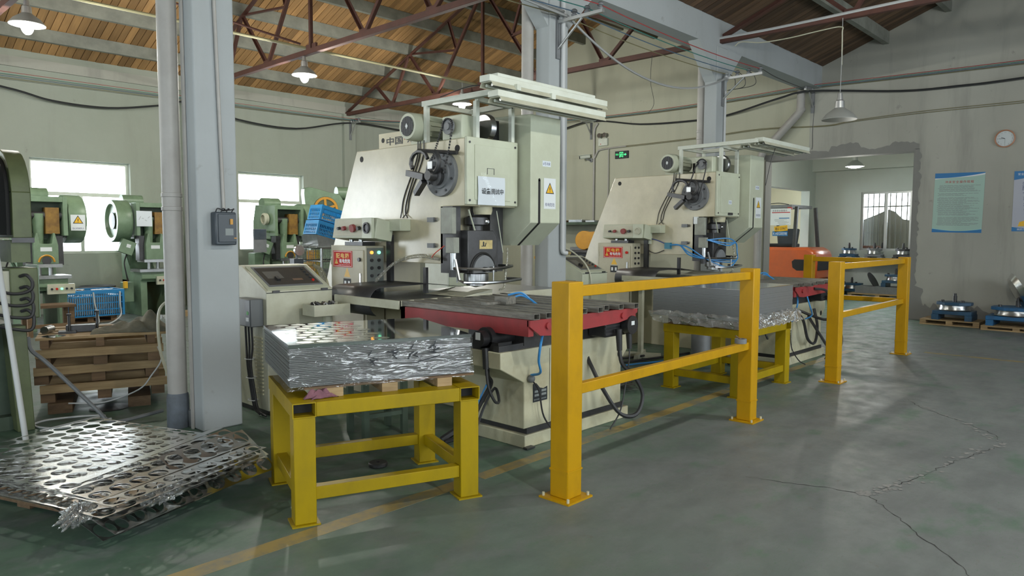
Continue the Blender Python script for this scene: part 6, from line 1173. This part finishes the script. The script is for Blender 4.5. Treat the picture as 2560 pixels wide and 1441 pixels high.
py = M().plate((-.345, .11, 1.63), (-1, 0, 0), (-0.0, .12, 1), .32, .13, .004).build('yellow_plate', K['signyel'], o); text('粤E·23967', .085, K['ink'], py, (-.3505, .11, 1.63), (-1, 0, 0), (0, .12, 1), w=.28)
pb = M().plate((-.345, .13, 1.51), (-1, 0, 0), (0, 0, 1), .37, .11, .004).build('blue_plate', K['postblue'], o); text('K·AEG00598', .09, K['sticker'], pb, (-.3505, .13, 1.51), (-1, 0, 0), w=.33)
cable('guard_wire', [(-.3, -.05, 2.2), (-.3, .2, 2.24), (-.3, .5, 2.22), (-.3, .8, 2.2)], .01, K['rubber'], parent=o)
# ================================================================== DIE SETS
def die(loc, rz, s, lb, col='dieblue', bolt=True, grp='round die sets'):
    t = thing('die_set', lb, 'die set', loc, rz, grp); c = K[col]
    m = M(); m.box(-.34*s, .34*s, -.26*s, .26*s, .09, .15); m = m.build('base_plate', c, t, .006)
    for x in (-.29, .29): M().box(x*s-.05, x*s+.05, -.26*s, .26*s, 0, .09).build('riser', c, t)
    M().lathe([(.001, .15), (.27*s, .15), (.28*s, .16), (.27*s, .175), (.27*s, .185), (.26*s, .2), (.26*s, .24), (.001, .24)], (0, 0, 0), 'z', 32).build('die_ring', K['steel'], t)
    M().prism([(.30*s*math.cos(R(a+22.5))*1.1, .24*s*math.sin(R(a+22.5))*1.1) for a in range(0, 360, 45)], 'z', .24, .29).build('top_plate', c, t, .005)
    if bolt: k = M().cyl((0, 0, .29), (0, 0, .39), .03, n=12).build('shank', K['dsteel'], t); M().cyl((0, 0, .39), (0, 0, .43), .022, n=12).build('shank_neck', K['dsteel'], k)
    for x in (-.15, .2): M().cyl((x*s, .08*s, .29), (x*s, .08*s, .32), .025, n=10).build('bolt', K['dsteel'], t)
    return t
pallet('low_pallet', 'low wooden pallet under the die sets against the plaster wall', (13.0, 1.9, 0), R(90), 1.5, .0+.7, mt='wood', h=.10) if False else None
t = pallet('low_pallet', 'low wooden pallet under the smaller blue-grey die set by the plaster wall', (13.93, 2.42, 0), R(90), .85, .55, mt='wood', h=.09); die((13.62, 2.82, .09), R(90), .82, 'smaller blue-grey round die set on a pallet by the plaster wall', 'dieblue')
t = pallet('low_pallet', 'low wooden pallet under the larger blue die set below the slogan poster', (13.93, 1.45, 0), R(90), .92, .72, mt='wood', h=.07); die((13.55, 1.95, .07), R(90), 1.1, 'larger bright blue round die set below the slogan poster', 'dieblue2')
o = M().lathe([(.001, 0), (.12, .0), (.24, .03), (.30, .10), (.31, .10), (.25, .02), (.12, -.012), (.001, -.012)], (0, 0, 0), 'z', 30).xf(Matrix.Translation((13.66, 2.02, .56)) @ Matrix.Rotation(R(62), 4, 'X') @ Matrix.Rotation(R(18), 4, 'Y')).build('steel_dish', K['mirror']); tag(o, 'bright spun steel dish leaning on the larger die set', 'dish')
# dies in the side room on pallets and on a blue rack
pallet('low_pallet', 'low wooden pallet under the grey plate in the side room', (18.6, 4.6, 0), R(90), 1.3, .8, mt='wood', h=.12)
M_ = M().box(18.0, 18.5, 4.75, 5.8, .1205, .28).build('steel_plate_block', K['greyp']); tag(M_, 'grey steel block on the side room pallet', 'steel block')
die((18.3, 5.0, .281), R(90), .75, 'blue-topped die set on the grey block in the side room', 'dieblue', grp='dies in the side room'); die((19.0, 6.2, 0), R(90), .8, 'dark blue die set on the side room floor near the forklift', 'dieblue', grp='dies in the side room')
o = M().lathe([(.001, 0), (.22, 0), (.22, .02), (.001, .02)], (0, 0, 0), 'z', 24).xf(Matrix.Translation((18.3, 5.5, .40)) @ Matrix.Rotation(R(60), 4, 'X')).build('round_plate', K['dsteel']); tag(o, 'dark round plate leaning among the side room dies', 'plate')
rk = thing('die_rack', 'green steel rack of dies below the side room window', 'rack', (18.95, 4.4, 0)); M().box(0, .42, 0, 2.2, .80, .86).build('shelf_board', K['dgreen'], rk)
for y in (.0, 2.14): M().box(0, .06, y, y+.06, 0, .80).build('upright', K['dgreen'], rk); M().box(.36, .42, y, y+.06, 0, .80).build('upright', K['dgreen'], rk)
for i, (y, c) in enumerate(((6.35, 'dieblue'), (5.75, 'greyp'), (5.1, 'dsteel'), (4.6, 'dsteel'))): die((19.16, y, .861), R(90), .55, ('blue', 'grey', 'dark grey', 'black')[i]+' small die on the rack below the side room window', c, grp='dies on the side room rack')
